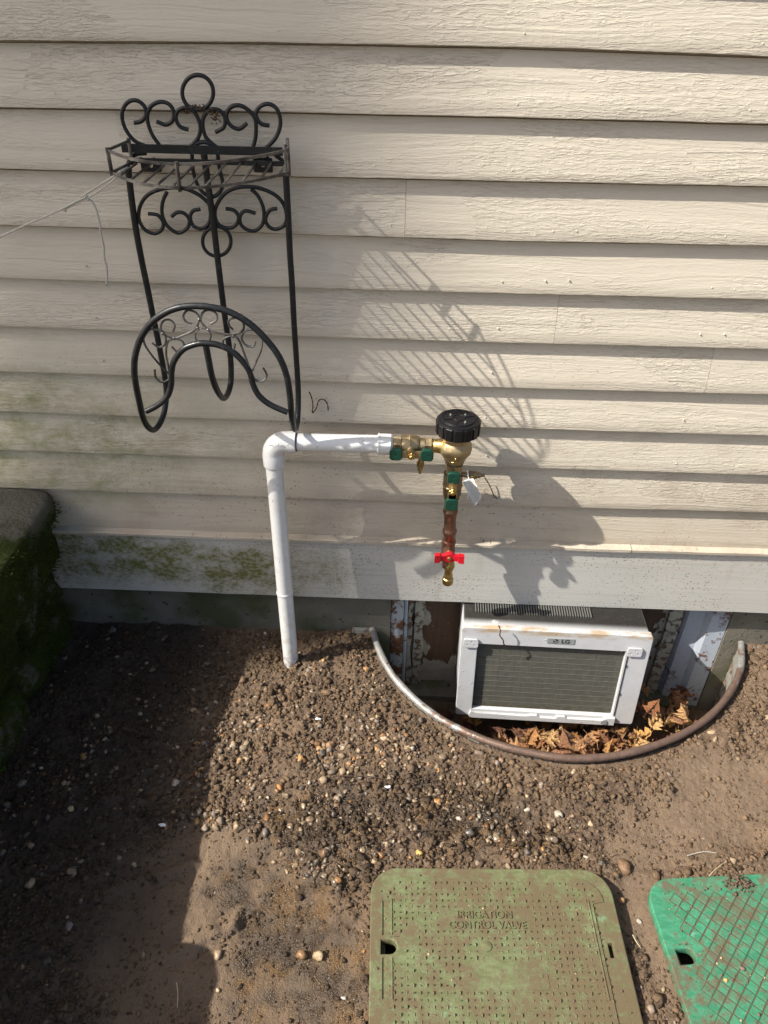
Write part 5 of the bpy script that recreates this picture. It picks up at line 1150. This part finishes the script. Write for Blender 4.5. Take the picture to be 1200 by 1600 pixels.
# diamond pads: rhombi between crossing grooves
M_l2g, _ = m_lid('dirt_filled_groove', (.03, .08, .045), (.035, .09, .05), (.085, .056, .034), .38)
plate('groove_bed', [notched(W2-.066, H2-.056, .030, .0, h2a[1], h2b[0]+.006, .020)], .0005, M_l2, lid2, .0001, LZ+.0004)
U_, V_2 = Vector((.0135, .0135)), Vector((.0135, -.0135)); bm = bmesh.new(); bg_ = bmesh.new(); gap = .0013; r = random.Random(2)
for i in range(-30, 31):
    for j in range(-30, 31):
        c = U_*i+V_2*j
        qx, qy = abs(c.x)-(W2/2-.066), abs(c.y)-(H2/2-.060)
        if math.hypot(max(0, qx), max(0, qy)) > .026: continue
        if c.x < h2a[0]+.052 and abs(c.y-h2a[1]) < .028: continue
        k = .0135-gap; zt3 = LZ+.0022; b = .0011
        bot = [bm.verts.new((c.x+dx*k, c.y+dy*k, LZ+.0008)) for dx, dy in ((1, 0), (0, 1), (-1, 0), (0, -1))]
        top = [bm.verts.new((c.x+dx*(k-b), c.y+dy*(k-b), zt3)) for dx, dy in ((1, 0), (0, 1), (-1, 0), (0, -1))]
        bm.faces.new(top)
        e_ = .0135+.0009; bg_.faces.new([bg_.verts.new((c.x+dx*e_, c.y+dy*e_, LZ+.00105)) for dx, dy in ((1, 0), (0, 1), (-1, 0), (0, -1))])
        for q in range(4): bm.faces.new((bot[q], bot[(q+1) % 4], top[(q+1) % 4], top[q]))
tag(bm_obj('tread_pad', bm, M_l2, lid2, local=True), kind='stuff')
for k_i, f_ in enumerate(bg_.faces):
    for v_ in f_.verts: v_.co.z += .00002*(k_i % 7)
tag(bm_obj('groove_dirt', bg_, M_l2g, lid2, local=True), kind='stuff')
# dirt crumbs lying on the lids
r2 = np.random.default_rng(77); pts, szs, cls = [], [], []
for c, a, w_, h_, n_, big in ((c1, ang1, W1, H1, 160, 0), (c2, ang2, W2, H2, 900, 1)):
    for k in range(n_):
        lxx, lyy = r2.uniform(-w_/2+.01, w_/2-.01), r2.uniform(-h_/2+.01, h_/2-.01)
        if big and not (float(pn(lxx*16, lyy*16, 50)) > .02 or lyy > h_/2-.03): continue
        if abs(lxx-(ha[0] if not big else h2a[0])-.015) < .025 and abs(lyy-(ha[1] if not big else h2a[1])) < .02: continue
        if math.hypot(max(0, abs(lxx)-w_/2+.055), max(0, abs(lyy)-h_/2+.055)) > .045: continue
        pts.append((c.x+lxx*math.cos(a)-lyy*math.sin(a), c.y+lxx*math.sin(a)+lyy*math.cos(a), LZ+.0018)); szs.append(float(np.clip(r2.lognormal(math.log(.0011), .45), .0005, .0034)))
        cls.append((.13, .09, .06) if r2.random() < .85 else (.45, .35, .2))
scatter('lid_grit', np.array(pts), np.array(szs), np.array(cls), np.zeros(len(pts)), V0, F0, M_peb, 'dry crumbs of soil scattered over the valve box lids', seed=9)
# a tongue of soil spilling over the back edge of the bright lid
r2 = np.random.default_rng(78); q0 = G(1150, 1376, LZ); n = 130
xx = q0.x+r2.normal(0, .014, n); yy = q0.y-.004+np.abs(r2.normal(0, .010, n))*r2.choice((-1, 1), n); zz = LZ+.003+.007*np.exp(-((xx-q0.x)/.02)**2-((yy-q0.y)/.012)**2)*r2.random(n)
scatter('spilled_soil', np.stack([xx, yy, zz], -1), np.clip(r2.lognormal(math.log(.0017), .4, n), .0008, .004), np.array((.10, .07, .045))*r2.uniform(.7, 1.3, (n, 1)), np.zeros(n), V0, F0, M_peb, 'loose soil spilling over the back edge of the bright green lid', seed=10)
stone(1160, 1513, .0045, (.22, .15, .12), 'dark brown pebble lying on the bright green lid', 'pebble', .8, .1, 'pebble', 31, LZ+.001)
stone(1134, 1531, .0035, (.55, .38, .14), 'yellow grain of gravel on the bright green lid', 'pebble', .8, .1, 'pebble', 32, LZ+.001)

# ------------------------------------------------------------------ added unseen tree, its trunk sized to softly shade the wall's left
UC, WID, DIST = -.54, .17, 10.5              # middle of the shade on the wall, half width of the trunk, distance
tx_, ty_ = UC-DIST, -DIST*.335
tr = thing('added_shade_tree', 'added unseen tree off to the left, its trunk shading the house wall', 'tree', (tx_, ty_, 0))
M_bark = m_plain('bark', (.10, .08, .06), .9, var=.4, scale=12, bumpd=.02)
tube('trunk', [(tx_+.02*math.sin(k*1.3), ty_+.02*math.cos(k*1.7), z) for k, z in enumerate(np.linspace(-.1, 24, 20))], list(np.linspace(WID*1.12, WID*.80, 20)), M_bark, tr, 14)
r = random.Random(4); tips = []
bm = bmesh.new()
for k in range(11):
    z0 = 20+.36*k; a = k*2.4; L = 3.2-.15*k; p0 = Vector((tx_, ty_, z0)); p2 = p0+Vector((math.cos(a)*L, math.sin(a)*L, 1.6)); add_tube(bm, spline([p0, p0.lerp(p2, .5)+Vector((0, 0, .1)), p2], 4), [.07-.006*i for i in range(9)], 6); tips += [p0.lerp(p2, .55), p0.lerp(p2, .8), p2]
bm_obj('limb', bm, M_bark, tr)
bm = bmesh.new()
for t_ in tips:
    for k in range(70):
        c = t_+Vector((r.gauss(0, .6), r.gauss(0, .6), r.gauss(0, .45))); d1 = Vector((r.gauss(0, 1), r.gauss(0, 1), r.gauss(0, 1))).normalized()*.09; d2_ = d1.orthogonal().normalized()*.05
        bm.faces.new([bm.verts.new(c+v_) for v_ in (-d1, d2_, d1, -d2_)])
tag(bm_obj('crown', bm, m_plain('leaf_green', (.05, .08, .02), .6), tr), kind='stuff')
